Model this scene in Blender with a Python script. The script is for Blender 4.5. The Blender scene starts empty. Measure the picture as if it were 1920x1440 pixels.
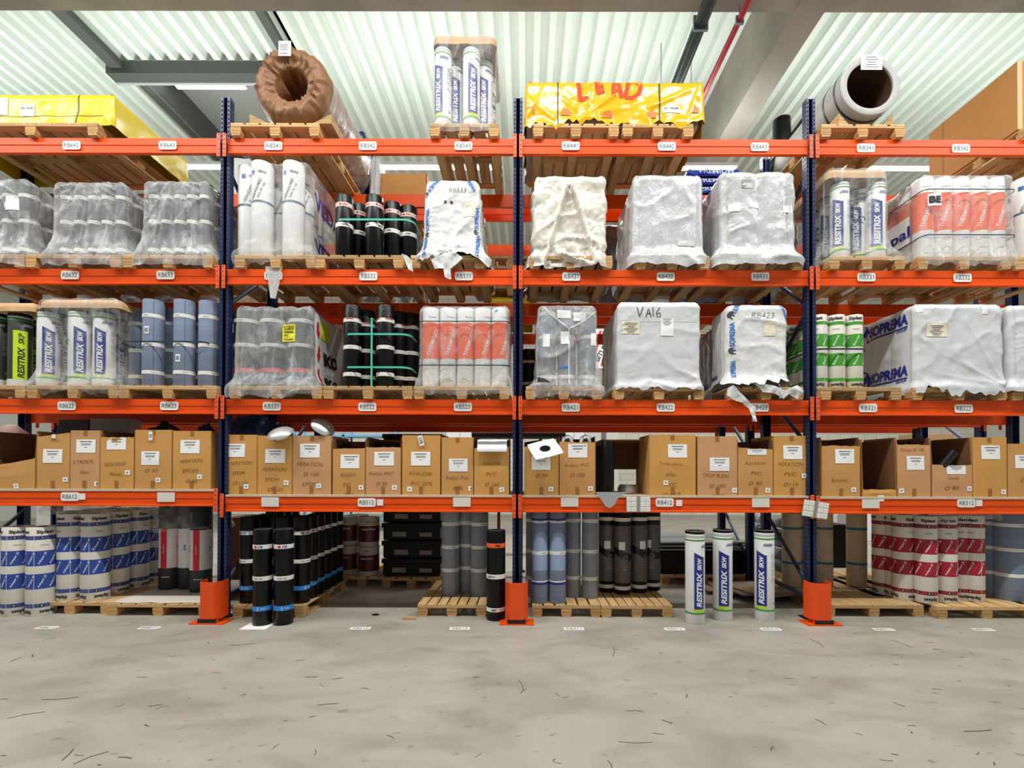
import bpy, bmesh, math, random
from mathutils import Vector, Matrix, Euler, noise
from mathutils.bvhtree import BVHTree
S = bpy.context.scene
COL = S.collection
R_ = math.radians
random.seed(7)

# ------------------------------------------------------------ camera
F_PX, CX, CY = 893.0, 985.0, 872.0
CAM_LOC = Vector((0, 0, 1.72))
cam_d = bpy.data.cameras.new('camera')
cam = bpy.data.objects.new('camera', cam_d); COL.objects.link(cam)
cam.location = CAM_LOC
CAM_R = Euler((R_(90.5), 0, 0), 'XYZ').to_matrix() @ Matrix.Rotation(R_(0.13), 3, 'Z')
cam.rotation_euler = CAM_R.to_euler()
cam_d.sensor_width = 36; cam_d.lens = F_PX / 1920 * 36
cam_d.shift_x = (960 - CX) / 1920; cam_d.shift_y = (CY - 720) / 1920
cam_d.clip_end = 200
S.camera = cam

def W(px, py, d):
    """world point seen at a pixel of the photograph, on the plane y = d"""
    v = CAM_R @ Vector(((px - CX) / F_PX, (CY - py) / F_PX, -1))
    return CAM_LOC + v * (d / v.y)
def WX(px, d, py=800): return W(px, py, d).x
def WZ(py, d, px=985): return W(px, py, d).z

# ------------------------------------------------------------ world, lamps, exposure
S.view_settings.view_transform = 'Standard'
S.view_settings.look = 'None'
S.view_settings.exposure = 0.0
S.view_settings.gamma = 1.0
S.view_settings.use_curve_mapping = False
wd = bpy.data.worlds.new('daylight'); S.world = wd; wd.use_nodes = True
wd.node_tree.nodes['Background'].inputs[0].default_value = (0.88, 0.95, 1.0, 1)
wd.node_tree.nodes['Background'].inputs[1].default_value = 0.3

def area(name, loc, sx, sy, power, rot=(0, 0, 0), col=(1, .99, .97)):
    l = bpy.data.lights.new(name, 'AREA'); l.shape = 'RECTANGLE'; l.size = sx; l.size_y = sy
    l.energy = power; l.color = col
    o = bpy.data.objects.new(name, l); COL.objects.link(o); o.location = loc; o.rotation_euler = rot
    return o
LAMP_Z = 8.1
for i, x in enumerate((-9.6, -5.2, -0.8, 3.6, 8.0)):          # lamp row over the front aisle
    area('aisle_lamp_light', (x, 2.9, LAMP_Z), 3.2, .16, 225)
RLX = (-11.1, -6.6, -2.1, 2.4, 6.9, 11.4)
for i, x in enumerate(RLX):           # lamp row over the aisle behind
    area('rear_lamp_light', (x, 9.1, 7.46), 3.4, .16, 190)

for i, x in enumerate(RLX):           # added upward fill above the rear lamps, brightens the roof sheets
    area('added_rear_roof_fill', (x, 9.1, 7.6), 3.4, .14, 62, (math.pi, 0, 0), (.9, 1, .97))
for i, x in enumerate((-9.6, -5.2, -0.8, 3.6, 8.0)):  # same added fill over the front aisle, only there to lighten the roof
    area('added_aisle_roof_fill', (x, 2.9, LAMP_Z + .13), 3.2, .14, 46, (math.pi, 0, 0), (.9, 1, .97))

# ------------------------------------------------------------ materials
def lin(h):
    if isinstance(h, (tuple, list)): return tuple(h) if len(h) == 4 else (*h, 1)
    h = h.lstrip('#'); out = []
    for i in (0, 2, 4):
        c = int(h[i:i+2], 16) / 255
        out.append(c / 12.92 if c <= .04045 else ((c + .055) / 1.055) ** 2.4)
    return (*out, 1)
MATS = {}
def nt(m):
    m.use_nodes = True; n = m.node_tree
    return n, n.nodes['Principled BSDF']
def coords(n, scale=(1, 1, 1)):
    tc = n.nodes.new('ShaderNodeTexCoord'); mp = n.nodes.new('ShaderNodeMapping')
    mp.inputs['Scale'].default_value = scale
    n.links.new(tc.outputs['Object'], mp.inputs[0]); return mp.outputs[0]
def M(name, col, rough=.5, metal=0.0, var=0.0, vs=(4, 4, 4), bump=0.0, bs=(30, 30, 30), spec=.5, emit=0):
    if name in MATS: return MATS[name]
    m = bpy.data.materials.new(name); n, p = nt(m); c = lin(col)
    p.inputs['Base Color'].default_value = c
    p.inputs['Roughness'].default_value = rough; p.inputs['Metallic'].default_value = metal
    p.inputs['Specular IOR Level'].default_value = spec
    if emit:
        p.inputs['Emission Color'].default_value = c; p.inputs['Emission Strength'].default_value = emit
    if var:
        no = n.nodes.new('ShaderNodeTexNoise'); no.inputs['Scale'].default_value = 1; no.inputs['Detail'].default_value = 5
        n.links.new(coords(n, vs), no.inputs['Vector'])
        r = n.nodes.new('ShaderNodeValToRGB'); n.links.new(no.outputs[0], r.inputs[0])
        r.color_ramp.elements[0].position = .3; r.color_ramp.elements[1].position = .72
        r.color_ramp.elements[0].color = (*[max(0, v * (1 - var)) for v in c[:3]], 1)
        r.color_ramp.elements[1].color = (*[min(1, v * (1 + var * .6)) for v in c[:3]], 1)
        n.links.new(r.outputs[0], p.inputs['Base Color'])
    if bump:
        nb = n.nodes.new('ShaderNodeTexNoise'); nb.inputs['Scale'].default_value = 1; nb.inputs['Detail'].default_value = 4
        n.links.new(coords(n, bs), nb.inputs['Vector'])
        b = n.nodes.new('ShaderNodeBump'); b.inputs['Strength'].default_value = bump; b.inputs['Distance'].default_value = .02
        n.links.new(nb.outputs[0], b.inputs['Height']); n.links.new(b.outputs[0], p.inputs['Normal'])
    MATS[name] = m; return m
def FILM(name, alpha, col='#eef0ee', rough=.16, streak=.35, bump=.5):
    """thin plastic film: part clear, part white haze, glossy"""
    if name in MATS: return MATS[name]
    m = bpy.data.materials.new(name); n, p = nt(m); c = lin(col)
    p.inputs['Base Color'].default_value = c; p.inputs['Roughness'].default_value = rough
    p.inputs['Specular IOR Level'].default_value = .6
    tr = n.nodes.new('ShaderNodeBsdfTransparent'); tr.inputs[0].default_value = (.98, .98, .98, 1)
    mx = n.nodes.new('ShaderNodeMixShader')
    no = n.nodes.new('ShaderNodeTexNoise'); no.inputs['Detail'].default_value = 6; no.inputs['Scale'].default_value = 1
    no.inputs['Distortion'].default_value = 1.2
    n.links.new(coords(n, (7, 7, 3)), no.inputs['Vector'])
    mr = n.nodes.new('ShaderNodeMapRange'); mr.inputs[1].default_value = .45; mr.inputs[2].default_value = .8
    mr.inputs[3].default_value = alpha; mr.inputs[4].default_value = min(1, alpha + streak)
    n.links.new(no.outputs[0], mr.inputs[0])
    lw = n.nodes.new('ShaderNodeLayerWeight'); lw.inputs[0].default_value = .35
    mm = n.nodes.new('ShaderNodeMath'); mm.operation = 'MULTIPLY_ADD'; mm.inputs[1].default_value = .22; mm.use_clamp = True
    n.links.new(lw.outputs['Facing'], mm.inputs[0]); n.links.new(mr.outputs[0], mm.inputs[2])
    n.links.new(mm.outputs[0], mx.inputs[0]); n.links.new(tr.outputs[0], mx.inputs[1]); n.links.new(p.outputs[0], mx.inputs[2])
    n.links.new(mx.outputs[0], n.nodes['Material Output'].inputs[0])
    nb = n.nodes.new('ShaderNodeTexNoise'); nb.inputs['Scale'].default_value = 1; nb.inputs['Detail'].default_value = 3; nb.inputs['Distortion'].default_value = 2
    n.links.new(coords(n, (22, 22, 12)), nb.inputs['Vector'])
    b = n.nodes.new('ShaderNodeBump'); b.inputs['Strength'].default_value = bump; b.inputs['Distance'].default_value = .02
    n.links.new(nb.outputs[0], b.inputs['Height']); n.links.new(b.outputs[0], p.inputs['Normal'])
    MATS[name] = m; return m
def WOOD(name, c1, c2, axis='Y'):
    if name in MATS: return MATS[name]
    m = bpy.data.materials.new(name); n, p = nt(m); p.inputs['Roughness'].default_value = .8
    sc = {'Y': (28, 2.2, 28), 'X': (2.2, 28, 28), 'Z': (28, 28, 2.2)}[axis]
    no = n.nodes.new('ShaderNodeTexNoise'); no.inputs['Scale'].default_value = 1; no.inputs['Detail'].default_value = 6; no.inputs['Distortion'].default_value = .6
    n.links.new(coords(n, sc), no.inputs['Vector'])
    oi = n.nodes.new('ShaderNodeObjectInfo')
    r = n.nodes.new('ShaderNodeValToRGB'); r.color_ramp.elements[0].position = .25; r.color_ramp.elements[1].position = .75
    r.color_ramp.elements[0].color = lin(c1); r.color_ramp.elements[1].color = lin(c2)
    n.links.new(no.outputs[0], r.inputs[0])
    hs = n.nodes.new('ShaderNodeHueSaturation')
    mr = n.nodes.new('ShaderNodeMapRange'); mr.inputs[3].default_value = .78; mr.inputs[4].default_value = 1.15
    n.links.new(oi.outputs['Random'], mr.inputs[0]); n.links.new(mr.outputs[0], hs.inputs['Value'])
    n.links.new(r.outputs[0], hs.inputs['Color']); n.links.new(hs.outputs[0], p.inputs['Base Color'])
    b = n.nodes.new('ShaderNodeBump'); b.inputs['Strength'].default_value = .3; b.inputs['Distance'].default_value = .01
    n.links.new(no.outputs[0], b.inputs['Height']); n.links.new(b.outputs[0], p.inputs['Normal'])
    MATS[name] = m; return m

# ------------------------------------------------------------ geometry helpers
class G:
    def __init__(s): s.v = []; s.f = []; s.m = []
    def add(s, verts, faces, m=0):
        o = len(s.v); s.v += [tuple(v) for v in verts]
        s.f += [tuple(i + o for i in f) for f in faces]
        s.m += ([m] * len(faces) if isinstance(m, int) else list(m)); return s
    def box(s, x0, x1, y0, y1, z0, z1, m=0, mtx=None, ch=0.0):
        if ch:
            vs = []; c = ch
            bm = bmesh.new(); bmesh.ops.create_cube(bm, size=1)
            for v in bm.verts: v.co = Vector((x0 + (v.co.x + .5) * (x1 - x0), y0 + (v.co.y + .5) * (y1 - y0), z0 + (v.co.z + .5) * (z1 - z0)))
            bmesh.ops.bevel(bm, geom=bm.edges[:], offset=c, segments=1, affect='EDGES')
            bm.verts.index_update(); vs = [v.co.copy() for v in bm.verts]; fs = [tuple(v.index for v in f.verts) for f in bm.faces]; bm.free()
        else:
            vs = [Vector(p) for p in ((x0,y0,z0),(x1,y0,z0),(x1,y1,z0),(x0,y1,z0),(x0,y0,z1),(x1,y0,z1),(x1,y1,z1),(x0,y1,z1))]
            fs = [(0,3,2,1),(4,5,6,7),(0,1,5,4),(1,2,6,5),(2,3,7,6),(3,0,4,7)]
        if mtx: vs = [mtx @ v for v in vs]
        return s.add(vs, fs, m)
    def extrude_x(s, prof, x0, x1, m=0):
        n = len(prof); vs = [(x0, y, z) for y, z in prof] + [(x1, y, z) for y, z in prof]
        fs = [(i, (i + 1) % n, n + (i + 1) % n, n + i) for i in range(n)] + [tuple(range(n))[::-1], tuple(range(n, 2 * n))]
        return s.add(vs, fs, m)
    def lathe(s, prof, m=0, seg=32, cx=0, cy=0):
        """prof: list of (r, z) or (r, z, mat of the strip that starts here)"""
        o = len(s.v); n = len(prof)
        for p in prof:
            for k in range(seg):
                a = 2 * math.pi * k / seg
                s.v.append((cx + p[0] * math.sin(a), cy - p[0] * math.cos(a), p[1]))
        for i in range(n - 1):
            mi = prof[i][2] if len(prof[i]) > 2 else m
            for k in range(seg):
                k2 = (k + 1) % seg
                s.f.append((o + i*seg + k, o + i*seg + k2, o + (i+1)*seg + k2, o + (i+1)*seg + k)); s.m.append(mi)
        return s
    def tube(s, pts, r, m=0, seg=8, closed=False, cap=True):
        pts = [Vector(p) for p in pts]; n = len(pts); o = len(s.v)
        up0 = None
        for i, p in enumerate(pts):
            a = pts[(i - 1) % n] if (closed or i) else p; b = pts[(i + 1) % n] if (closed or i < n - 1) else p
            t = (b - a).normalized()
            ref = Vector((0, 0, 1)) if abs(t.z) < .9 else Vector((0, 1, 0))
            u = t.cross(ref).normalized(); w = u.cross(t).normalized()
            rr = r[i] if isinstance(r, (list, tuple)) else r
            for k in range(seg):
                an = 2 * math.pi * k / seg
                s.v.append(tuple(p + u * rr * math.cos(an) + w * rr * math.sin(an)))
        L = n if closed else n - 1
        for i in range(L):
            j = (i + 1) % n
            for k in range(seg):
                k2 = (k + 1) % seg
                s.f.append((o + i*seg + k, o + i*seg + k2, o + j*seg + k2, o + j*seg + k)); s.m.append(m)
        if cap and not closed:
            s.f.append(tuple(o + k for k in range(seg))[::-1]); s.m.append(m)
            s.f.append(tuple(o + (n-1)*seg + k for k in range(seg))); s.m.append(m)
        return s
    def mesh(s, name, mats, ang=38, flat=False):
        me = bpy.data.meshes.new(name); me.from_pydata(s.v, [], s.f)
        if not isinstance(mats, (list, tuple)): mats = [mats]
        for m in mats: me.materials.append(m)
        me.polygons.foreach_set('material_index', s.m)
        bm = bmesh.new(); bm.from_mesh(me); bmesh.ops.recalc_face_normals(bm, faces=bm.faces) if not flat else None
        bm.to_mesh(me); bm.free()
        if not flat:
            me.polygons.foreach_set('use_smooth', [True] * len(me.polygons))
            me.set_sharp_from_angle(angle=R_(ang))
        me.update(); return me

# 2-D shapes: (verts [(x, y)], faces)
TCACHE = {}
def T2(txt, w=None, h=None, bold=0.0, shear=0.0, cut=None):
    k = (txt, w, h, bold, shear, cut)
    if k in TCACHE: return TCACHE[k]
    cu = bpy.data.curves.new('t', 'FONT'); cu.body = txt; cu.size = 1; cu.offset = bold; cu.shear = shear; cu.resolution_u = 3
    cu.space_line = .95; cu.align_x = 'CENTER'
    ob = bpy.data.objects.new('t', cu); me = bpy.data.meshes.new_from_object(ob)
    vs = [(v.co.x, v.co.y) for v in me.vertices]; fs = [tuple(p.vertices) for p in me.polygons]
    bpy.data.objects.remove(ob); bpy.data.curves.remove(cu); bpy.data.meshes.remove(me)
    x0 = min(v[0] for v in vs); x1 = max(v[0] for v in vs); y0 = min(v[1] for v in vs); y1 = max(v[1] for v in vs)
    sx = (w / (x1 - x0)) if w else None; sy = (h / (y1 - y0)) if h else None
    sx = sx or sy; sy = sy or sx
    vs = [((x - (x0+x1)/2) * sx, (y - (y0+y1)/2) * sy) for x, y in vs]
    sh = (vs, fs)
    if cut: sh = CUT(sh, cut)
    TCACHE[k] = sh; return sh
def CUT(sh, step):
    vs, fs = sh; bm = bmesh.new(); bv = [bm.verts.new((x, y, 0)) for x, y in vs]
    for f in fs:
        try: bm.faces.new([bv[i] for i in f])
        except ValueError: pass
    for ax in (0, 1):
        lo = min(v.co[ax] for v in bm.verts); hi = max(v.co[ax] for v in bm.verts)
        n = int((hi - lo) / step)
        for i in range(1, n + 1):
            co = [0, 0, 0]; co[ax] = lo + (hi - lo) * i / (n + 1); no = [0, 0, 0]; no[ax] = 1
            bmesh.ops.bisect_plane(bm, geom=bm.verts[:] + bm.edges[:] + bm.faces[:], plane_co=co, plane_no=no)
    bm.verts.index_update()
    r = ([(v.co.x, v.co.y) for v in bm.verts], [tuple(v.index for v in f.verts) for f in bm.faces]); bm.free(); return r
def Q2(w, h, step=None, slant=0):
    nx = max(1, round(w / step)) if step else 1; ny = max(1, round(h / step)) if step else 1
    vs = [(-w/2 + w*i/nx, -h/2 + h*j/ny + (slant * (.5 - i/nx) if j == ny else 0)) for j in range(ny + 1) for i in range(nx + 1)]
    return vs, [(j*(nx+1)+i, j*(nx+1)+i+1, (j+1)*(nx+1)+i+1, (j+1)*(nx+1)+i) for j in range(ny) for i in range(nx)]
def RR2(w, h, r=.02):
    vs = []
    for cx, cy, a0 in ((w/2-r, h/2-r, 0), (-w/2+r, h/2-r, 90), (-w/2+r, -h/2+r, 180), (w/2-r, -h/2+r, 270)):
        for k in range(4):
            a = R_(a0 + 30*k); vs.append((cx + r*math.cos(a), cy + r*math.sin(a)))
    return vs, [tuple(range(16))]
def DISC2(r, n=16): return [(r*math.cos(2*math.pi*k/n), r*math.sin(2*math.pi*k/n)) for k in range(n)], [tuple(range(n))]
def STROKE2(lines, wd, step=.03):
    vs = []; fs = []
    for ln in lines:
        pts = []
        for a, b in zip(ln[:-1], ln[1:]):
            a = Vector(a); b = Vector(b); n = max(1, int((b - a).length / step))
            pts += [a.lerp(b, i / n) for i in range(n)]
        pts.append(Vector(ln[-1])); o = len(vs)
        for i, p in enumerate(pts):
            t = (pts[min(i+1, len(pts)-1)] - pts[max(i-1, 0)]); t = t.normalized() if t.length else Vector((1, 0))
            nn = Vector((-t.y, t.x)) * wd / 2; vs += [tuple(p + nn), tuple(p - nn)]
        fs += [(o+2*i, o+2*i+1, o+2*i+3, o+2*i+2) for i in range(len(pts) - 1)]
    return vs, fs
def XF(sh, dx=0, dy=0, rot=0, sc=1):
    c, s_ = math.cos(R_(rot)), math.sin(R_(rot))
    return [((x*c - y*s_)*sc + dx, (x*s_ + y*c)*sc + dy) for x, y in sh[0]], sh[1]
def JOIN(*shs):
    vs = []; fs = []
    for s_ in shs:
        o = len(vs); vs += list(s_[0]); fs += [tuple(i + o for i in f) for f in s_[1]]
    return vs, fs
def cyl_map(sh, R, th0=0, z0=0):
    return [((R*math.sin(th0 + x/R)), -R*math.cos(th0 + x/R), z0 + y) for x, y in sh[0]], sh[1]
def pl_map(sh, x0, y, z0): return [(x0 + x, y, z0 + z) for x, z in sh[0]], sh[1]

class Surf:
    """drops a flat shape onto a mesh, seen from the front (-Y), right (+X) or left (-X)"""
    def __init__(s, g): s.t = BVHTree.FromPolygons([Vector(v) for v in g.v], g.f)
    def put(s, sh, u, z, face='front', off=.006, maxd=None):
        dr = {'front': Vector((0, 1, 0)), 'right': Vector((-1, 0, 0)), 'left': Vector((1, 0, 0))}[face]
        out = []; last = None; bad = []
        for x, y in sh[0]:
            if face == 'front': o = Vector((u + x, -6, z + y))
            elif face == 'right': o = Vector((6, u + x, z + y))
            else: o = Vector((-6, u - x, z + y))
            h = s.t.ray_cast(o, dr)[0]
            if h is None: bad.append(len(out)); out.append(o); continue
            last = h; out.append(h - dr * off)
        if not bad: return [tuple(v) for v in out], sh[1]
        b = set(bad); keep = [i for i in range(len(out)) if i not in b]; mp = {k: i for i, k in enumerate(keep)}
        return [tuple(out[k]) for k in keep], [tuple(mp[i] for i in f) for f in sh[1] if not (set(f) & b)]

# ------------------------------------------------------------ objects
def O(name, me, parent=None, loc=(0, 0, 0), rz=0, label=None):
    o = bpy.data.objects.new(name, me); COL.objects.link(o); o.location = loc
    if rz: o.rotation_euler = (0, 0, rz)
    if parent: o.parent = parent
    if label: o['label'] = label
    return o
def tag(o, label, cat, group=None, kind=None):
    o['label'] = label; o['category'] = cat
    if group: o['group'] = group
    if kind: o['kind'] = kind
    return o
def THING(name, spec, loc, label, cat, group=None, rz=0, rot=None):
    """spec: [(part, mesh, [sub-parts])]; an Empty at the base parents the parts"""
    if len(spec) == 1 and not (len(spec[0]) > 2 and spec[0][2]):
        e = bpy.data.objects.new(name, spec[0][1])
    else:
        e = bpy.data.objects.new(name, None); e.empty_display_size = .1
    COL.objects.link(e); e.location = loc
    e.rotation_euler = rot if rot else (0, 0, rz)
    tag(e, label, cat, group)
    if e.data is None:
        for p in spec:
            c = O(p[0], p[1], e)
            for q in (p[2] if len(p) > 2 and p[2] else []): O(q[0], q[1], c)
    return e
def struct(name, me, loc=(0, 0, 0), label=None):
    o = O(name, me, None, loc); o['kind'] = 'structure'
    if label: o['label'] = label
    return o
ORD = ['first', 'second', 'third', 'fourth', 'fifth', 'sixth', 'seventh', 'eighth']
# ------------------------------------------------------------ shared materials
orange = M('orange_paint', '#ee5208', .42, var=.08, vs=(2, 2, 2), spec=.3); navy = M('navy_paint', '#1c2c5c', .4, var=.15, vs=(3, 3, 3))
hole = M('dark_hole', '#0a0b10', .9); galv = M('galvanised_steel', '#9aa0a4', .4, .8)
white_pl = M('white_label', '#f2f1ec', .5); ink = M('black_ink', '#15151a', .6); grey_ink = M('grey_ink', '#55565a', .7)
paper = M('paper', '#f4f3f1', .7); sticker = M('sticker', '#f0efe9', .6)
conc = M('concrete', '#a39c90', .85, var=.18, vs=(1.5, 1.5, 1.5), bump=.15)
woodN = WOOD('pallet_wood', '#b48a54', '#e2c08c'); woodX = WOOD('pallet_wood_cross', '#a87c48', '#dab684', 'X'); woodZ = WOOD('pallet_block', '#a8763f', '#d6ac72', 'X')
blackp = M('black_plastic', '#0d0d10', .35); chip = M('chipboard', '#cdbfa4', .8, var=.15, vs=(30, 30, 30))

# ------------------------------------------------------------ floor
def floor_mat():
    m = bpy.data.materials.new('polished_concrete'); n, p = nt(m)
    def nz(sc, det, lo, hi, c0, c1, dist=0):
        no = n.nodes.new('ShaderNodeTexNoise'); no.inputs['Scale'].default_value = 1; no.inputs['Detail'].default_value = det; no.inputs['Distortion'].default_value = dist
        n.links.new(coords(n, sc), no.inputs['Vector'])
        r = n.nodes.new('ShaderNodeValToRGB'); n.links.new(no.outputs[0], r.inputs[0])
        r.color_ramp.elements[0].position = lo; r.color_ramp.elements[1].position = hi
        r.color_ramp.elements[0].color = c0; r.color_ramp.elements[1].color = c1; return r.outputs[0], no.outputs[0]
    a, _ = nz((.9, 1.5, 1), 9, .3, .7, lin('#a09c91'), lin('#b3ada1'), .9)
    b, _ = nz((1.3, 2.6, 1), 8, .30, .52, lin('#b9b3a6'), (1, 1, 1, 1), .8)
    c, _ = nz((9, 14, 1), 6, .26, .36, lin('#8f8a7f'), (1, 1, 1, 1), .2)
    def mul(x, y, f):
        k = n.nodes.new('ShaderNodeMix'); k.data_type = 'RGBA'; k.blend_type = 'MULTIPLY'; k.inputs[0].default_value = f
        n.links.new(x, k.inputs[6]); n.links.new(y, k.inputs[7]); return k.outputs[2]
    n.links.new(mul(mul(a, b, .4), c, .55), p.inputs['Base Color'])
    rr, rf = nz((2, 3, 1), 5, .3, .7, (.3, .3, .3, 1), (.6, .6, .6, 1)); n.links.new(rr, p.inputs['Roughness'])
    p.inputs['Specular IOR Level'].default_value = .35
    return m
g = G(); g.box(-17, 17, -5, 18.2, -.1, 0); struct('floor', g.mesh('floor', floor_mat()))
def scuffs():
    g = G(); rnd = random.Random(4)
    for k in range(90):
        px = rnd.uniform(0, 1920); py = 1180 + 250 * rnd.random() ** 1.1; d = F_PX * 1.72 / (py - CY)
        p = W(px, py, d); a = rnd.choice([rnd.gauss(0, .5), rnd.uniform(0, 3)]); L = (rnd.uniform(.015, .05) if k > 12 else rnd.uniform(.06, .15)) * min(1, d / 4)
        sh = XF(STROKE2([[(-L, 0), (0, L * rnd.uniform(-.3, .3)), (L, 0)]], rnd.uniform(.003, .008)), rot=math.degrees(a))
        g.add([(p.x + x, p.y + y, .0015) for x, y in sh[0]], sh[1])
    return g.mesh('scuff_marks', M('scuff', '#4d463c', .8), flat=True)
tag(O('floor_scuffs', scuffs()), 'small dark scuff marks and grit scattered over the concrete floor', 'scuff marks', kind='stuff')

# ------------------------------------------------------------ roof deck with a roof-light opening
DZ = 1.72 + 8.06
deckm = M('white_roof_sheet', '#eef5ee', .4)
def deck(x0, x1, y0, y1):
    g = G(); pt = []; P_ = .285; x = x0
    while x < x1:
        pt += [(x, 0), (x + .115, 0), (x + .14, .16), (x + .26, .16)]; x += P_
    vs = [(a, y0, DZ + b) for a, b in pt] + [(a, y1, DZ + b) for a, b in pt]; n = len(pt)
    g.add(vs, [(i, i + 1, n + i + 1, n + i) for i in range(n - 1)])
    return g
SX0, SX1, SY0, SY1 = -8.1, -4.7, 9.45, 14.2
g = deck(-16.9, SX0 - .05, -5, 18); g2 = deck(SX0 - .05, SX1, -5, SY0); g.add(g2.v, g2.f); g2 = deck(SX0 - .05, SX1, SY1, 18); g.add(g2.v, g2.f)
g2 = deck(SX1, 4.0, -5, 18); g.add(g2.v, g2.f); g2 = deck(4.4, 16.9, -5, 18); g.add(g2.v, g2.f)
struct('ceiling', g.mesh('ceiling', deckm, 20))
steel_d = M('dark_grey_steel', '#5b5c5a', .5); steel_l = M('light_grey_sheet', '#b9bcba', .4)
g = G(); g.box(SX0, SX1, SY1, SY1 + .05, DZ, DZ + .85, 1); g.box(SX1, SX1 + .05, SY0, SY1, DZ, DZ + .85, 1); g.box(SX0 - .05, SX0, SY0, SY1, DZ, DZ + .85, 0); g.box(SX0, SX1, SY0 - .05, SY0, DZ, DZ + .85, 1)
g.box(SX0, SX1, SY0, SY1, DZ + .85, DZ + .855, 1)
struct('trim_1', g.mesh('roof_opening', [steel_d, steel_l]), label='dark grey lined opening in the roof sheeting')
g = G(); g.box(SX0 - .12, SX0 + .12, -5, SY0, DZ - .16, DZ - .02, 0); g.box(SX0 - .2, SX1 + .3, SY0 - .12, SY0 + .1, DZ - .26, DZ - .02, 0)
g.box(SX1 - .02, SX1 + .14, -5, SY1, DZ - .12, DZ - .02, 0); g.box(SX0 - .2, SX1 + .3, SY0 + .1, SY0 + .16, DZ - .28, DZ - .22, 1)
struct('trim_2', g.mesh('roof_steelwork', [steel_d, steel_l]), label='dark steel members framing the roof opening')
# concrete beams
g = G(); bz = 1.72 + 6.8
g.box(3.97, 4.42, -5, 18, bz - .012, DZ + .5); struct('trim_3', g.mesh('long_beam', conc), label='concrete roof beam running away from the camera')
g = G(); g.box(-17, 17, 6.45, 7.02, bz, DZ + .5); struct('trim_4', g.mesh('cross_beam', conc), label='concrete roof beam crossing over the racking')
def pipe(name, p, r, m, label):
    g = G(); g.tube(p, r, 0, 14); hg = G()
    a, b = Vector(p[0]), Vector(p[1])
    for t in (.3,):
        c = Vector((0, 0, a.z)); hg.box(c.x - r - .012, c.x + r + .012, c.y - .02, c.y + .02, c.z - r - .012, c.z + r + .012); hg.tube([(c.x, c.y, c.z + r), (c.x, c.y, DZ)], .008, 0, 6)
    e = O(name, None, None); tag(e, label, 'pipe'); O('pipe_run', g.mesh(name, m), e); hm = hg.mesh('hanger', galv)
    for t in (.35, .47, .6, .75, .88): q = a.lerp(b, t); O('hanger', hm, e, (q.x, q.y, 0))
pipe('drain_pipe', [(2.55, 1, 8.25), (2.55, 17.9, 8.25)], .095, M('dark_green_pipe', '#2d3a36', .35), 'thick dark green drain pipe hung below the white roof sheets')
pipe('sprinkler_pipe', [(3.12, 1, 8.3), (3.12, 17.9, 8.3)], .045, M('red_pipe', '#c5122c', .3), 'thin red sprinkler pipe running under the roof beside the concrete beam')
# walls
wallw = M('white_brick_wall', '#e3e2d8', .8)
def brick():
    n, p = nt(wallw); b = n.nodes.new('ShaderNodeTexBrick'); b.inputs['Scale'].default_value = 1
    b.inputs['Color1'].default_value = lin('#eceadf'); b.inputs['Color2'].default_value = lin('#e4e2d6'); b.inputs['Mortar'].default_value = lin('#c9c6b8')
    b.inputs['Brick Width'].default_value = .45; b.inputs['Row Height'].default_value = .22; b.inputs['Mortar Size'].default_value = .012
    mp = n.nodes.new('ShaderNodeMapping'); mp.inputs['Rotation'].default_value = (R_(90), 0, 0); tc = n.nodes.new('ShaderNodeTexCoord')
    n.links.new(tc.outputs['Object'], mp.inputs[0]); n.links.new(mp.outputs[0], b.inputs['Vector']); n.links.new(b.outputs[0], p.inputs['Base Color'])
brick()
g = G(); g.box(-17, 17, 18, 18.2, 0, DZ + .5); struct('wall_back', g.mesh('wall_back', wallw))
g = G(); g.box(-17.2, -17, -5, 7, 0, DZ + .5); g.box(-17.2, -17, 15, 18.2, 0, DZ + .5); g.box(-17.2, -17, 7, 15, 5, DZ + .5); struct('wall_left', g.mesh('wall_left', M('pale_wall', '#d9dad6', .8)))
g = G(); g.box(17, 17.2, -5, 18.2, 0, DZ + .5); struct('wall_right', g.mesh('wall_right', M('pale_wall', '#d9dad6', .8)))
# lamps
lampm = M('lamp_tube', '#ffffff', .3, emit=9); lamph = M('lamp_housing', '#e8eaea', .4)
def strip(L):
    a = G(); a.box(-L/2, L/2, -.07, .07, .03, .09); b = G(); b.box(-L/2 + .03, L/2 - .03, -.05, .05, 0, .035, ch=.01)
    return [('housing', a.mesh('lamp_housing', lamph)), ('lamp_diffuser', b.mesh('lamp_diffuser', lampm))]
s33 = strip(3.3)
for i, x in enumerate((-9.6, -5.2, -0.8, 3.6, 8.0)):
    THING('ceiling_lamp', s33, (x, 2.9, LAMP_Z + .02), 'white linear lamp over the front aisle, facing ' + ['the far left', 'bay RB6', 'bay RB5', 'bay RB4', 'bay RB3'][i], 'lamp', 'linear lamps over the front aisle')
for i, x in enumerate(RLX):
    THING('ceiling_lamp', s33, (x, 9.1, 7.49), 'linear lamp over the rear aisle, ' + ['beyond the left edge', 'behind the long yellow pack', 'behind bay RB5', 'behind the golden pack', 'behind the tall carton at RB342', 'beyond the right edge'][i], 'lamp', 'linear lamps over the rear aisle')
p = W(395, 165, 10.7); THING('roof_opening_lamp', strip(1.6), (p.x, 10.7, p.z), 'bright tube lamp inside the dark framed roof opening', 'lamp')

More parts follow.
